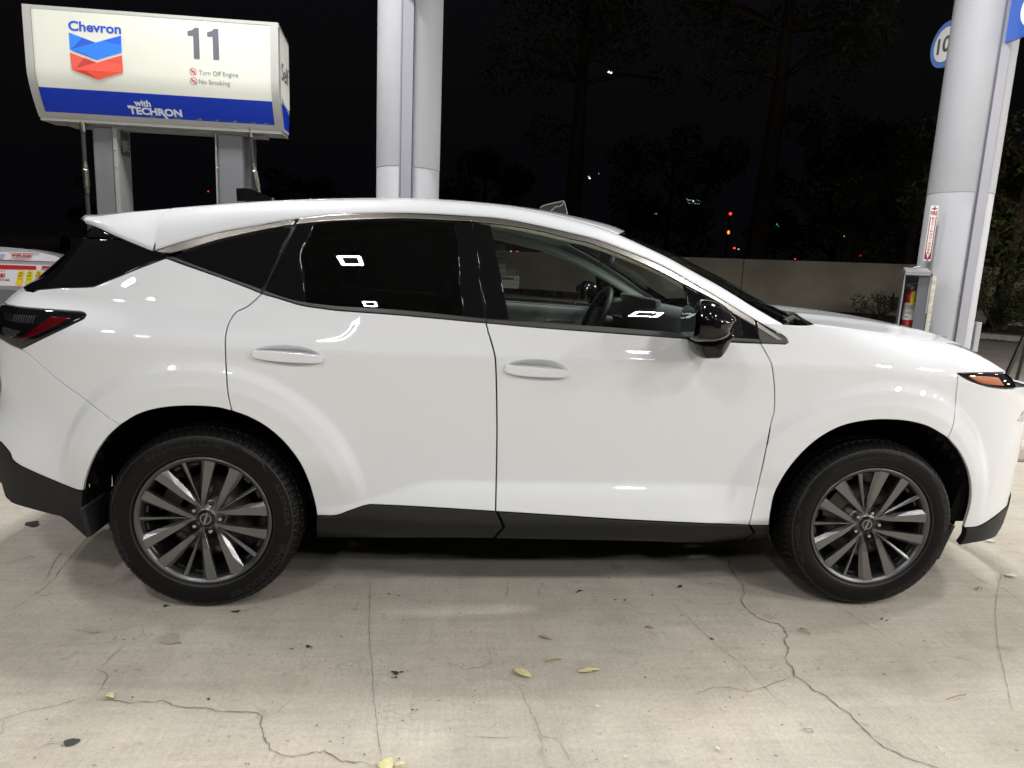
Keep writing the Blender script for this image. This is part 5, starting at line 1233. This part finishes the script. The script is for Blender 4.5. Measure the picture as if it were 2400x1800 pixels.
q0 = rect_from(Z('t', (180, 248))[0], Z('t', (800, 190))[0]); t0 = fpx(*Z('t', (182, 140))[0])[1]; q1 = rect_from(Z('t', (240, 150))[0], Z('t', (425, 95))[0]); 
x0_ = q0[0]; zb_ = fpx(*Z('t', (230, 248))[0])[1]; x1_ = q0[2]
put_text(mb, 'TECHRON', face_fn(.003), (x0_, zb_, x1_, zb_+(t0-zb_)*.86), bold=.045); put_text(mb, 'with', face_fn(.003), (q1[0], q1[1], q1[2], q1[1]+.042), bold=.03)
put_poly(mb, [(x0_-.002, t0), (x0_+.052, t0-.004), (x0_+.052, t0-.016), (x0_-.002, t0-.014)], face_fn(.0034))
lx = x0_+(x1_-x0_)*.60; put_poly(mb, [(lx, zb_+.02), (lx+.012, zb_+.028), (lx+.05, zb_-.022), (lx+.036, zb_-.026)], face_fn(.0034))
mb.obj('band_lettering', mat('band_white', (.62, .66, .68), .5, emis=(.8, .85, .9), es=.12), sbox)
# peeling tape along the bottom edge
tapem = mat('clear_tape', (.14, .18, .30), .15, coat=1.0)
for tx in (455, 750, 1000, 1210, 1420, 1655, 1795):
    x_, z_ = fpx(*Z('t', (tx, 345+tx*.02))[0])
    mb = MB()
    for _ in range(5): dx, dz = random.uniform(-.02, .015), random.uniform(0, .02); put_poly(mb, [(x_+dx, ZB+.036+dz*.3), (x_+dx+.022, ZB+.038), (x_+dx+.018, ZB+.044+dz*.4)], face_fn(.004))
    mb.obj('tape', tapem, sbox)
mb = MB(); mb.box(np.array([(X0+X1)/2, 2.83, ZB-.022])-DO, (X1-X0-.30, .14, .035)); mb.box(np.array([(X0+X1)/2, 2.80, ZB-.012])-DO, (X1-X0-.02, .20, .02)); mb.obj('mounting_rail', mat('rail_grey', (.28, .28, .27), .5), sbox)
# posts
M['nickel'] = mat('nickel', (.22, .21, .18), .3, metal=1.0, noise=(60, .5, 3))
M['post'] = mat('post_paint', (.155, .158, .172), .42, noise=(3, .05, 4)); M['postlight'] = mat('post_trim', (.25, .255, .255), .4)
def post(cx, w_, right_w, nm_='post'):
    mb = MB(); mb.box(np.array([cx, 2.86, 1.50])-DO, (w_, .20, 1.60), bev=.018); return mb.obj(nm_, M['post'], disp)
pa = post(-1.572, .155, .03); mb = MB(); mb.box(np.array([-1.485, 2.852, 1.50])-DO, (.030, .215, 1.60), bev=.004); mb.obj('post_edge', M['postlight'], pa)
mb = MB(); px_ = -1.4695+.0012
mb.add([tuple(np.array(p)-DO) for p in [(px_, 2.80, 2.10), (px_, 2.94, 2.10), (px_, 2.94, 2.27), (px_, 2.80, 2.27)]], [(0, 1, 2, 3)], 0)
for k, (w0_, w1_) in enumerate(((.80, .92), (.81, .90), (.80, .93), (.82, .93), (.82, .90), (.82, .93), (.82, .86))): z = 2.20-.012*k; mb.add([tuple(np.array(p)-DO) for p in [(px_+.001, 2+w0_+.01, z), (px_+.001, 2+w1_, z), (px_+.001, 2+w1_, z+.005), (px_+.001, 2+w0_+.01, z+.005)]], [(0, 1, 2, 3)], 1)
mb.obj('notice_label', [mat('label_dark', (.07, .07, .08), .5), mat('label_text', (.45, .45, .45), .5)], pa)
pb = post(-.685, .185, .03); mb = MB(); mb.box(np.array([-.7805, 2.852, 1.50])-DO, (.010, .205, 1.60)); mb.obj('post_edge', M['postlight'], pb)
mb = MB(); mb.box(np.array([-.575, 2.90, 1.50])-DO, (.045, .16, 1.60)); mb.obj('post_shaded_side', mat('post_shadow', (.07, .07, .075), .5), pb)  # dark box: the shaded side of the post put into its colour
mb = MB()
for x_, z_ in ((-1.486, 2.13), (-1.484, 2.01), (-.775, 2.17), (-.772, 2.04)): mb.lathe([(.0005, -.006), (.006, -.005), (.007, 0)], 10, 'y', c=tuple(np.array([x_, 2.744, z_])-DO))
mb.obj('post_screw', M['silver'], disp)
mb = MB(); mb.box(np.array([-1.13, 2.86, .72])-DO, (1.15, .50, 1.30), bev=.02); mb.box(np.array([-1.13, 2.60, 1.02])-DO, (.5, .02, .3), bev=.006); mb.box(np.array([-1.13, 2.86, 1.42])-DO, (1.0, .46, .12), bev=.02); mb.obj('cabinet', M['post'], disp)
def hose(pts3, f0, f1, y=2.70):
    mb = MB(); mb.tube(pts3, .0145, 12); h = mb.obj('hose', M['rubber'], disp)
    mb = MB(); a, b = np.array(pts3[0]), np.array(pts3[1]); mb.tube([a+(0, 0, .03), a, a-(0, 0, .05)], [.020, .022, .019], 10); mb.obj('fitting', M['nickel'], h)
    mb = MB(); p0, p1 = np.array(f0), np.array(f1); d = p1-p0
    mb.tube([p0, p0+d*.12, p0+d*.14, p0+d*.25, p0+d*.27, p0+d*.80, p0+d*.82, p1], [.014, .014, .018, .018, .021, .021, .017, .015], 8, smooth=False); mb.obj('breakaway_coupling', M['nickel'], h)
def pp(*a): return tuple(at_y(*a)-DO)
hose([pp(194, 292, 2.72), pp(196, 330, 2.72), pp(199, 380, 2.72), pp(204, 450, 2.72), pp(210, 540, 2.72), pp(216, 640, 2.72), pp(216, 760, 2.8)], pp(199, 378, 2.715), pp(205, 453, 2.715))
hose([pp(587, 305, 2.72), pp(588, 325, 2.72), pp(591, 360, 2.72), pp(595, 384, 2.72), pp(605, 445, 2.72), pp(618, 520, 2.72), pp(616, 640, 2.8)], pp(593, 383, 2.715), pp(606, 452, 2.715))
# island
mb = MB(); mb.box((1.5, 2.95, .07), (11.5, 1.1, .14), bev=.03); o = mb.obj('pump_island', M['kerb']); o['kind'] = 'structure'
# second dispenser far right is hidden behind the bonnet; promotional bin at the left
bin_ = empty('island_bin', (-2.52, 3.1, 0), 'grey round topped island bin with white and red promotional panels, left of the dispenser', 'bin')
BO = np.array([-2.52, 3.1, 0]); M['binbody'] = mat('bin_grey', (.11, .11, .12), .5); M['binlid'] = mat('bin_lid', (.33, .33, .36), .4)
mb = MB(); mb.box((0, .06, .55), (.86, .34, 1.10), bev=.03); mb.obj('body', M['binbody'], bin_)
mb = MB(); prof = []
for i in range(25):
    a = math.pi*i/24; prof.append((.46*math.cos(a), 1.27+.125*math.sin(a)**.8))
V = [(x, -.085, z) for x, z in prof]+[(x*.98, .22, z-.01) for x, z in prof]+[(.46, -.085, 1.10), (-.46, -.085, 1.10), (.45, .22, 1.10), (-.45, .22, 1.10)]; n = 25
f = [(i, i+1, n+i+1, n+i) for i in range(24)]+[[2*n]+list(range(n))+[2*n+1]][:1]+[(2*n, 0, n, 2*n+2), (24, 2*n+1, 2*n+3, n+24), [2*n+3]+[n+i for i in range(24, -1, -1)]+[2*n+2]]
mb.add(V, f); me = mb.mesh('lid'); bm = bmesh.new(); bm.from_mesh(me); bmesh.ops.recalc_face_normals(bm, faces=bm.faces); bm.to_mesh(me); bm.free(); add_obj('lid', me, bin_, M['binlid'])
YB = 3.0
bf = lambda o=0.0: (lambda x, z: tuple(np.array([x, 3.012-o, z])-BO))
def bpx(*p): q_ = at_y(*p, 3.0); return (q_[0], q_[2])
M['adwhite'] = mat('poster_white', (.62, .63, .68), .35, coat=.3); M['adred'] = mat('poster_red', (.40, .015, .02), .35, coat=.3); M['adyel'] = mat('poster_yellow', (.72, .48, .01), .35); M['adyel2'] = mat('poster_lime', (.62, .56, .01), .35); M['adink'] = mat('poster_ink', (.12, .09, .02), .5)
mb = MB(); tp = [(-300, 590), (-300, 380), (0, 340)]
arc = [bpx(*p) for p in Z('p', (-500,520),(-400,400),(0,340),(300,330),(700,340),(1100,375),(1400,440),(1560,510),(1612,580))]+[bpx(*p) for p in Z('p', (1612,600),(-500,530))]
put_poly(mb, arc, bf(.0)); 
P4 = [bpx(*p) for p in Z('p', (-500,622),(1470,690),(1470,730),(1300,900),(780,1240),(-500,1200))]
P4 = [(x, z) for x, z in [bpx(*p) for p in Z('p', (-500,622),(1470,690))]]+[(bpx(*Z('p', (1470,690))[0])[0], bpx(*Z('p', (700,1225))[0])[1])]+[bpx(*Z('p', (-500,1200))[0])]
put_poly(mb, P4, bf(.002)); mb.obj('poster', M['adwhite'], bin_)
mb = MB()
def bq(a, b, c, d, o=.004): put_poly(mb, [bpx(*p) for p in Z('p', a, b, c, d)], bf(o))
bq((-500,650), (920,700), (920,800), (-500,775)); bq((1070,700), (1340,706), (1310,820), (1060,806), .004); bq((-500,1205), (900,1235), (900,1375), (-500,1360), .003); bq((215,355), (1000,380), (985,395), (210,372)); bq((-500,520), (1610,595), (1610,604), (-500,530))
def btext(s_, a, b, h, o=.005, bold=.04, shear=.2):
    x0_, z0_ = bpx(*Z('p', a)[0]); x1_, z1_ = bpx(*Z('p', b)[0]); z2 = bpx(*Z('p', (a[0], a[1]-h))[0])[1]; put_text(mb, s_, bf(o), (x0_, z0_, x1_, z2), bold=bold, shear=shear)
btext('FREE', (280, 452), (840, 470), 58); btext('FREE', (-430, 975), (140, 990), 95); btext('T 1', (0, 860), (110, 865), 45); btext('15.5 OZ.', (-60, 1075), (240, 1085), 50)
for k, w_ in enumerate((450, 300, 560)): y_ = 480+k*24; bq((500-w_/2, y_), (500+w_/2, y_+6), (500+w_/2, y_+13), (500-w_/2, y_+7))
mb.obj('poster_red_print', M['adred'], bin_)
mb = MB(); bq((1085,768), (1290,772), (1275,800), (1080,796), .0055); bq((-60,400),(120,385),(60,510),(-60,510),.004); mb.obj('poster_badge', mat('poster_badge', (.30, .32, .55), .4), bin_)
mb = MB()
for k, (x_, m_) in enumerate(((430, 0), (665, 1), (890, 0))):
    put_poly(mb, [bpx(*p) for p in Z('p', (x_+50,820),(x_+170,825),(x_+190,850),(x_+125,1180),(x_+100,1195),(x_-20,1190),(x_-40,1165),(x_+25,845))], bf(.004), mi=m_)
    cx_, cz_ = bpx(*Z('p', (x_+98, 888))[0]); V = []
    for i in range(17):
        a = 2*math.pi*i/16
        for r in (.012, .007): V.append(bf(.005)(cx_+r*math.cos(a), cz_+r*.8*math.sin(a)))
    mb.add(V, [(2*i, 2*i+1, 2*i+3, 2*i+2) for i in range(16)], 2)
    for y_, w_ in ((935, 120), (965, 120), (1030, 110)): put_poly(mb, [bpx(*p) for p in Z('p', (x_+10, y_), (x_+10+w_, y_+4), (x_+6+w_, y_+16), (x_+6, y_+12))], bf(.005), mi=2)
mb.obj('poster_can', [M['adyel'], M['adyel2'], M['adink']], bin_)
# dark folded case lying open on the far half of the roof
def r8(*pts): return [at_y(x, y, 1.30) for x, y in Z('r', *pts)]
CO = np.array(at_y(1300, 505, 1.30)); cad = empty('folded_case', tuple(CO), 'dark folded case with pale edges propped open on the far side of the roof', 'case')
def roof_z(x, y):
    e = cint(C1s, x); g = 1-abs((y-YC)/(YC-e[1]))**2.2; return e[2]+.036*g+.003
o = r8((215,410),(245,370),(300,350),(680,262),(705,275),(770,540)); lo_ = r8((770,540),(215,410)); 
o = [tuple(p-CO) for p in o]+[(lo_[0][0]-.01-CO[0], lo_[0][1]-CO[1], roof_z(lo_[0][0]-.01, 1.3)-.004-CO[2]), (lo_[1][0]+.01-CO[0], lo_[1][1]-CO[1], roof_z(lo_[1][0]+.01, 1.3)-.004-CO[2])]; n = len(o)
mb = MB(); mb.add(o+[(p[0], p[1]+.012, p[2]) for p in o], [list(range(n)), [n+i for i in range(n)][::-1]]+[(i, n+i, n+(i+1) % n, (i+1) % n) for i in range(n)]); 
mb.add([(o[0][0], .012, o[-1][2]), (o[-2][0], .012, o[-2][2]), (o[-2][0]-.02, .14, o[-2][2]+.004), (o[0][0]-.02, .14, o[-1][2]+.004)], [(0, 1, 2, 3)]); mb.obj('panel', mat('case_black', (.03, .03, .03), .3), cad)
mb = MB(); mb.tube([tuple(p-CO-np.array([0, .004, 0])) for p in r8((222,405),(250,372),(300,350),(680,262),(705,290),(765,530))], .0018, 6); mb.obj('edge', mat('case_edge', (.35, .35, .33), .3), cad)
mb = MB(); mb.tube([tuple(p-CO-np.array([0, .005, 0])) for p in r8((430,460),(545,372),(600,378),(660,340),(690,280))], .0022, 6); mb.obj('cord', bpy.data.materials['case_edge'], cad)
# black raked bars at the right edge
mb = MB(); dirb = at_y(2361, 875, 3.3)-at_y(2400, 789, 3.3)
p = at_y(2381, 832, 3.3); 
for a_, b_ in (((2404, 780), (2361, 875)), ((2404, 812), (2381, 896))):
    A1_ = at_y(*a_, 3.3); B1_ = at_y(*b_, 3.3); d_ = (B1_-A1_)/np.linalg.norm(B1_-A1_); bot = B1_+d_*((.14-B1_[2])/d_[2]); top = A1_-d_*.5
    mb.tube([tuple(top), tuple(A1_), tuple(bot)], .020, 4, smooth=False)
o = mb.obj('hose_stand', M['rubber']); tag(o, 'pair of black slanting bars at the right edge of the picture beside the bonnet', 'stand')
# ------------------------------------------------------------------ trees and shrubs
M['bark'] = mat('bark', (.10, .075, .05), .95, noise=(6, .4, 5), bump=(9, .7, .03)); M['leafA'] = mat('leaf_green', (.075, .09, .035), .7, noise=(1.3, .5, 3)); M['leafB'] = mat('leaf_olive', (.11, .11, .045), .7, noise=(2, .5, 3)); M['leafC'] = mat('leaf_yellow', (.14, .13, .035), .7)
def leaf_cloud(name, parent, clumps, n, size, mats, flat=.6):
    rs = np.random.RandomState(len(name)+n); V = []; Fs = []; mi = []
    wts = np.array([c[3]**2 for c in clumps]); wts = wts/wts.sum()
    for _ in range(n):
        c = clumps[rs.choice(len(clumps), p=wts)]; d = rs.normal(size=3); d /= np.linalg.norm(d); r = c[3]*rs.uniform(.35, 1.0)**.6
        p = np.array(c[:3])+d*r*np.array([1, 1, .8]); L_ = size*rs.uniform(.6, 1.3)
        a = rs.normal(size=3); a[2] -= .4; a /= np.linalg.norm(a); b = np.cross(a, rs.normal(size=3)); b /= np.linalg.norm(b)+1e-9
        k = len(V); V += [tuple(p-a*L_*.5), tuple(p+b*L_*.22), tuple(p+a*L_*.5), tuple(p-b*L_*.22)]; Fs.append((k, k+1, k+2, k+3)); mi.append(rs.choice(len(mats), p=[.55, .37, .08][:len(mats)] if len(mats) == 3 else None))
    me = bpy.data.meshes.new(name); me.from_pydata(V, [], Fs); me.update(); me.polygons.foreach_set('material_index', mi)
    return add_obj(name, me, parent, mats)
def tree(loc, h, r0, label, crown_r, nclump, n, size, lean=0.0, fork=.5, group=None, seed=1, name='tree', lowc=.45):
    rs = random.Random(seed); t = empty(name, loc, label, 'tree', group)
    mb = MB(); pts = []; N_ = 9
    for i in range(N_): f = i/(N_-1); pts.append((lean*f*h+.12*math.sin(f*5+seed)*f, .1*math.cos(f*4+seed)*f, h*.85*f))
    mb.tube(pts, [r0*(1.25 if i == 0 else 1)*(1-.75*i/(N_-1)) for i in range(N_)], 12)
    cl = []
    for k in range(nclump):
        f = rs.uniform(fork*.7, 1); b = Vector(pts[int(f*(N_-1))]); a = rs.uniform(0, 6.28); L_ = crown_r*rs.uniform(.35, .95)*(1.15-.5*abs(f-.6))
        e = b+Vector((math.cos(a)*L_, math.sin(a)*L_, L_*rs.uniform(.0, .55))); mid = (b+e)/2+Vector((0, 0, .1*L_))
        mb.tube([b, mid, e], [r0*.32*(1.2-f), r0*.2, r0*.08], 6); cl.append((e.x, e.y, e.z, crown_r*rs.uniform(.22, .42)))
    mb.obj('trunk', M['bark'], t); leaf_cloud('crown', t, cl, n, size, [M['leafA'], M['leafB'], M['leafC']]); return t
p = at_n(2352, 660, 23.2); tree((p[0], p[1], .12), 6.6, .24, 'leafy tree in the planting bed just right of the right column', 2.7, 26, 9000, .17, lean=.05, fork=.45, seed=3)
p = at_n(2130, 600, 30); tree((p[0], p[1], 0), 8.5, .28, 'dim leafy tree beyond the wall, its crown left of the right column', 3.2, 26, 9000, .20, fork=.4, seed=11, group='trees beyond the wall')
p = at_n(1337, 600, 34); tree((p[0], p[1], 0), 22, .62, 'tall bare dark trunk beyond the wall, above the windscreen of the car', 5.0, 22, 5000, .3, fork=.85, seed=5, group='trees beyond the wall')
p = at_n(1768, 600, 34); tree((p[0], p[1], 0), 20, .60, 'tall dark trunk beyond the wall, right of the red and orange lights', 5.0, 22, 5000, .3, lean=.03, fork=.8, seed=6, group='trees beyond the wall')
labs = ['dark tree mass beyond the wall behind the pump topper', 'dark tree far beyond the wall between the topper and the middle column', 'dark tree far beyond the wall right of the middle column', 'dark broad tree far beyond the wall above the wing mirror', 'dark tree far off behind the green traffic light', 'dark tree beyond the wall at the right edge']
for i, (px, n_, h_) in enumerate(((250, 52, 13), (720, 50, 12), (1130, 44, 11), (1560, 60, 15), (1950, 52, 13), (2400, 34, 10))):
    p = at_n(px, 600, n_); tree((p[0], p[1], 0), h_, .35, labs[i], h_*.38, 22, 5000, .5, fork=.3, seed=20+i, group='trees beyond the wall')
def shrub(px, py, n_, rx, h_, n, label, seed):
    rs = random.Random(seed); p = at_n(px, py, n_); t = empty('shrub', (p[0], p[1], .15), label, 'shrub', 'shrubs in the planting bed')
    mb = MB(); cl = []
    for k in range(14):
        a = rs.uniform(0, 6.28); L_ = rx*rs.uniform(.2, .9); e = Vector((math.cos(a)*L_, math.sin(a)*L_*.7, h_*rs.uniform(.4, .95)*(1-.3*L_/rx)))
        mb.tube([(0, 0, 0), tuple(e*.5+Vector((0, 0, .05))), tuple(e)], [.02, .012, .006], 5); cl.append((e.x, e.y, e.z, rx*rs.uniform(.2, .34)))
    mb.obj('branches', M['bark'], t); leaf_cloud('foliage', t, cl, n, .075, [M['leafA'], M['leafB'], M['leafC']])
shrub(2340, 710, 21.9, 1.25, 1.25, 5200, 'rounded leafy shrub right of the right column below the tree', 4)
shrub(2430, 700, 21.9, 1.1, 1.2, 3500, 'leafy shrub at the right edge beside the black bars', 9)
shrub(2066, 712, 23.6, .95, .85, 1300, 'sparse low shrub against the wall left of the extinguisher cabinet', 6)
shrub(165, 600, 24.0, 2.6, 1.3, 2200, 'low dark shrub by the striped board at the far left wall', 8)
shrub(90, 610, 23.6, 2.2, 1.0, 1500, 'low dark shrub above the island bin at the left', 12)
# ------------------------------------------------------------------ distant lights
def emat(nm_, c, s): return mat(nm_, (.02, .02, .02), .5, emis=c, es=s)
E_ = dict(white=emat('lamp_white', (1, .93, .78), 7), red=emat('lamp_red', (1, .03, .03), 3.2), orange=emat('lamp_orange', (1, .18, .03), 3.2), green=emat('lamp_green', (.04, .75, .5), 1.6), amber=emat('lamp_amber', (1, .38, .12), 2.5), dim=emat('lamp_dim', (.7, .75, .7), .9))
M['pole'] = mat('dark_pole', (.02, .02, .02), .7)
def light(px, py, D, rx, rz, kind, cat, label, group=None, name='street_lamp', pole=True):
    pole = pole and py > 480
    d = ray(px, py); P = CAM+d*D; r = empty(name, tuple(P), label, cat, group)
    s = D/F*1.0; mb = MB(); 
    bm = bmesh.new(); bmesh.ops.create_uvsphere(bm, u_segments=12, v_segments=8, radius=1.0); V = [(v.co.x*rx*s, v.co.y*rx*s*.5, v.co.z*rz*s) for v in bm.verts]; Fs = [[v.index for v in f.verts] for f in bm.faces]; bm.free()
    mb.add(V, Fs, 0, True); mb.obj('lens', E_[kind], r)
    mb = MB(); mb.box((0, rx*s*1.2, rz*s*.2), (rx*s*2.6, rx*s*.8, rz*s*2.9)); 
    if pole: mb.tube([(0, rx*s*1.5, 0), (0, rx*s*1.5, -P[2])], .07, 6)
    mb.obj('housing', M['pole'], r); return r
g1 = 'distant street lights'; g2 = 'traffic signals down the street'; g3 = 'tail lights in the distance'
light(1426.5, 168.5, 70, 1.9, 1.9, 'white', 'lamp', 'left one of the pair of tiny white lights high in the dark sky', g1); light(1432.5, 170.5, 70, 1.6, 1.6, 'white', 'lamp', 'right one of the pair of tiny white lights high in the dark sky', g1)
light(1380, 414, 75, 2.4, 1.2, 'dim', 'lamp', 'faint double light left of the second tall trunk', g1); light(1382, 418, 75, 1.8, 1.0, 'white', 'lamp', 'small white light just below the faint double light', g1); light(1403.5, 407, 75, .9, .9, 'dim', 'lamp', 'tiny pale dot right of the faint double light', g1)
light(1536, 500.5, 80, 5, 1.6, 'dim', 'lamp', 'dim flat light above the roof front of the car', g1)
light(1712, 501, 70, 3.6, 3.2, 'red', 'traffic light', 'red traffic signal above the bonnet, left of the tall trunk', g2, 'traffic_signal'); light(1707.5, 544.5, 70, 2.9, 4.2, 'orange', 'traffic light', 'orange red signal below the red traffic signal', g2, 'traffic_signal')
light(1824, 527, 70, 3.8, 5.2, 'green', 'traffic light', 'green traffic signal right of the tall trunk', g2, 'traffic_signal')
light(1721, 581.5, 80, 3.2, 1.7, 'red', 'tail light', 'small red light just above the wall left of the tall trunk', g3, 'tail_light', False); light(1731, 584, 80, 2.6, 1.2, 'dim', 'lamp', 'dim light beside the small red light above the wall', g1)
light(1783.5, 585.5, 80, 1.2, .9, 'dim', 'lamp', 'tiny dot just right of the trunk above the wall', g1)
light(1978, 554, 80, 1.6, 1.6, 'amber', 'lamp', 'tiny amber dot far right of the green signal', g1); light(2007, 557, 80, 3.4, 2.0, 'amber', 'lamp', 'amber oval light left of the right column', g1); light(2051, 552.5, 80, 1.3, 1.1, 'dim', 'lamp', 'tiny pale dot between the amber and white lights', g1)
light(2091, 543.5, 80, 3.0, 1.6, 'white', 'lamp', 'small white light beside the crown left of the right column', g1); light(2093, 557, 80, 1.8, 3.0, 'amber', 'lamp', 'small amber light under the white one left of the right column', g1)
light(2017.5, 599.5, 80, 3.4, 2.0, 'red', 'tail light', 'red light just above the wall left of the extinguisher sign', g3, 'tail_light', False); light(1863.5, 607, 80, 1.8, 1.2, 'red', 'tail light', 'tiny red dot on the top line of the wall', g3, 'tail_light', False)
light(488, 448.5, 60, 1.0, 1.5, 'red', 'tail light', 'tiny red light between the dispenser posts', g3, 'tail_light', False)
light(1212, 590.5, 80, 3.2, 2.2, 'red', 'tail light', 'red light seen through the front windows just above the wall', g3, 'tail_light', False); light(1197.5, 590, 80, 1.9, 1.4, 'white', 'lamp', 'pale light seen through the front windows', g1)
d = ray(1626, 471.5); P = CAM+d*70; s = 70/F
r = empty('street_name_sign', tuple(P), 'small lit green and white street name sign above the bonnet', 'street sign'); mb = MB(); mb.box((0, 0, 0), (36*s, .1, 12*s)); mb.tube([(0, .1, 0), (0, .1, -P[2])], .07, 6); mb.obj('board', M['pole'], r)
mb = MB(); bx_ = lambda x, z, w_, h_: mb.add([((x-w_/2)*s, -.06, (z-h_/2)*s), ((x+w_/2)*s, -.06, (z-h_/2)*s), ((x+w_/2)*s, -.06, (z+h_/2)*s), ((x-w_/2)*s, -.06, (z+h_/2)*s)], [(0, 1, 2, 3)])
bx_(0, -5.4, 34, 1.0); bx_(-16.8, 0, .9, 11)
for x_, z_, w_, h_ in ((-13, 0, 4, 5), (-9, 1, 2, 3), (-11, -2, 5, 2), (-2, 0, 4.5, 4.5), (3, 2, 2, 2), (6, -1, 2, 3), (10, 1, 2.4, 2), (8, 3, 1.4, 1.2), (14, 0, 1.5, 1.5), (16, -2, 1, 1)): bx_(x_, z_, w_, h_)
mb.obj('lettering', emat('sign_glow', (.55, .8, .65), .9), r)
# ------------------------------------------------------------------ single fallen leaves on the slab
LM = [mat('leaf_pale', (.62, .57, .30), .6, noise=(60, .15, 3)), mat('leaf_tan', (.42, .30, .14), .7, noise=(60, .2, 3)), mat('leaf_white', (.62, .60, .52), .6), mat('leaf_faded', (.34, .29, .15), .7)]
def leaf(k, a, b, wd, m_, label, curl=.005, notch=False):
    A_ = at_z(*Z(k, a)[0]); B_ = at_z(*Z(k, b)[0]); L_ = np.linalg.norm(B_-A_); d = (B_-A_)/L_; s = np.array([-d[1], d[0], 0]); V = []; Fs = []; n = 12
    for i in range(n+1):
        t = i/n; w_ = wd*math.sin(math.pi*min(1, max(.02, t**.85)))**.8*(.5 if (notch and t > .55) else 1); z = .004+curl*math.sin(math.pi*t)
        for j, q in enumerate((-1, -.5, 0, .5, 1)): p_ = A_+d*L_*t+s*w_*q/2*(1 if not (notch and q > 0 and t < .3) else .6); V.append((p_[0], p_[1], z+abs(q)*curl*.8))
    for i in range(n):
        for j in range(4): Fs.append((i*5+j, i*5+j+1, (i+1)*5+j+1, (i+1)*5+j))
    c = (A_+B_)/2; V = [(x-c[0], y-c[1], z) for x, y, z in V]; me = bpy.data.meshes.new('fallen_leaf'); me.from_pydata(V, [], Fs); me.update()
    for p_ in me.polygons: p_.use_smooth = True
    o = add_obj('fallen_leaf', me, None, LM[m_]); o.location = (c[0], c[1], 0); o.modifiers.new('t', 'SOLIDIFY').thickness = .0006
    tag(o, label, 'leaf', 'fallen leaves on the concrete')
leaf('O', (1118,750), (1232,808), .040, 0, 'large pale yellow oval leaf lying below the middle of the front door')
leaf('O', (1532,768), (1685,757), .030, 0, 'pale green narrow leaf, right of the large oval leaf', notch=True)
leaf('O', (1325,702), (1428,686), .008, 1, 'small curled brown leaf between and above the two pale leaves')
leaf('O', (1282,530), (1362,556), .016, 3, 'faded olive leaf flat on the slab above the curled brown leaf', curl=.002)
leaf('O', (1970,470), (2028,486), .014, 1, 'small golden leaf in the soft shadow ahead of the front door', curl=.003)
leaf('J', (685,918), (740,940), .024, 0, 'pale yellow leaf scrap on the forked crack at lower left')
leaf('O', (250,1350), (330,1400), .050, 0, 'broad pale leaf cut off by the bottom edge of the picture')
leaf('O', (340,1384), (425,1368), .014, 0, 'thin pale leaf beside the broad one at the bottom edge')
leaf('P', (757,485), (828,526), .020, 1, 'tan leaf with dark rim beside the main crack', curl=.006)
leaf('P', (1905,222), (1940,235), .030, 1, 'small squarish tan leaf right of the front tyre', curl=.006)
leaf('P', (2085,140), (2172,152), .030, 2, 'whitish crumpled leaf near the right edge')
leaf('H', (1955,1022), (2030,1030), .026, 2, 'whitish ragged leaf just below the front bumper')
leaf('P', (785,1138), (845,1145), .005, 2, 'thin pale twig like leaf in the lower right')
leaf('P', (205,1258), (243,1278), .012, 2, 'pale leaf scrap low in the picture, right of centre', curl=.003)
leaf('O', (1645,985), (1668,1003), .012, 2, 'tiny white scrap of leaf in the middle foreground', curl=.003)
leaf('O', (38,725), (75,718), .008, 2, 'tiny pale leaf scrap ahead of the rear wheel', curl=.002)
leaf('O', (1818,1318), (1860,1322), .008, 0, 'tiny straw coloured scrap low in the picture', curl=.002)
leaf('P', (1835,915), (1708,950), .004, 3, 'thin curved dark stem on the slab at lower right', curl=.004)
leaf('P', (515,585), (532,590), .008, 2, 'tiny white fleck left of the main crack', curl=.002)
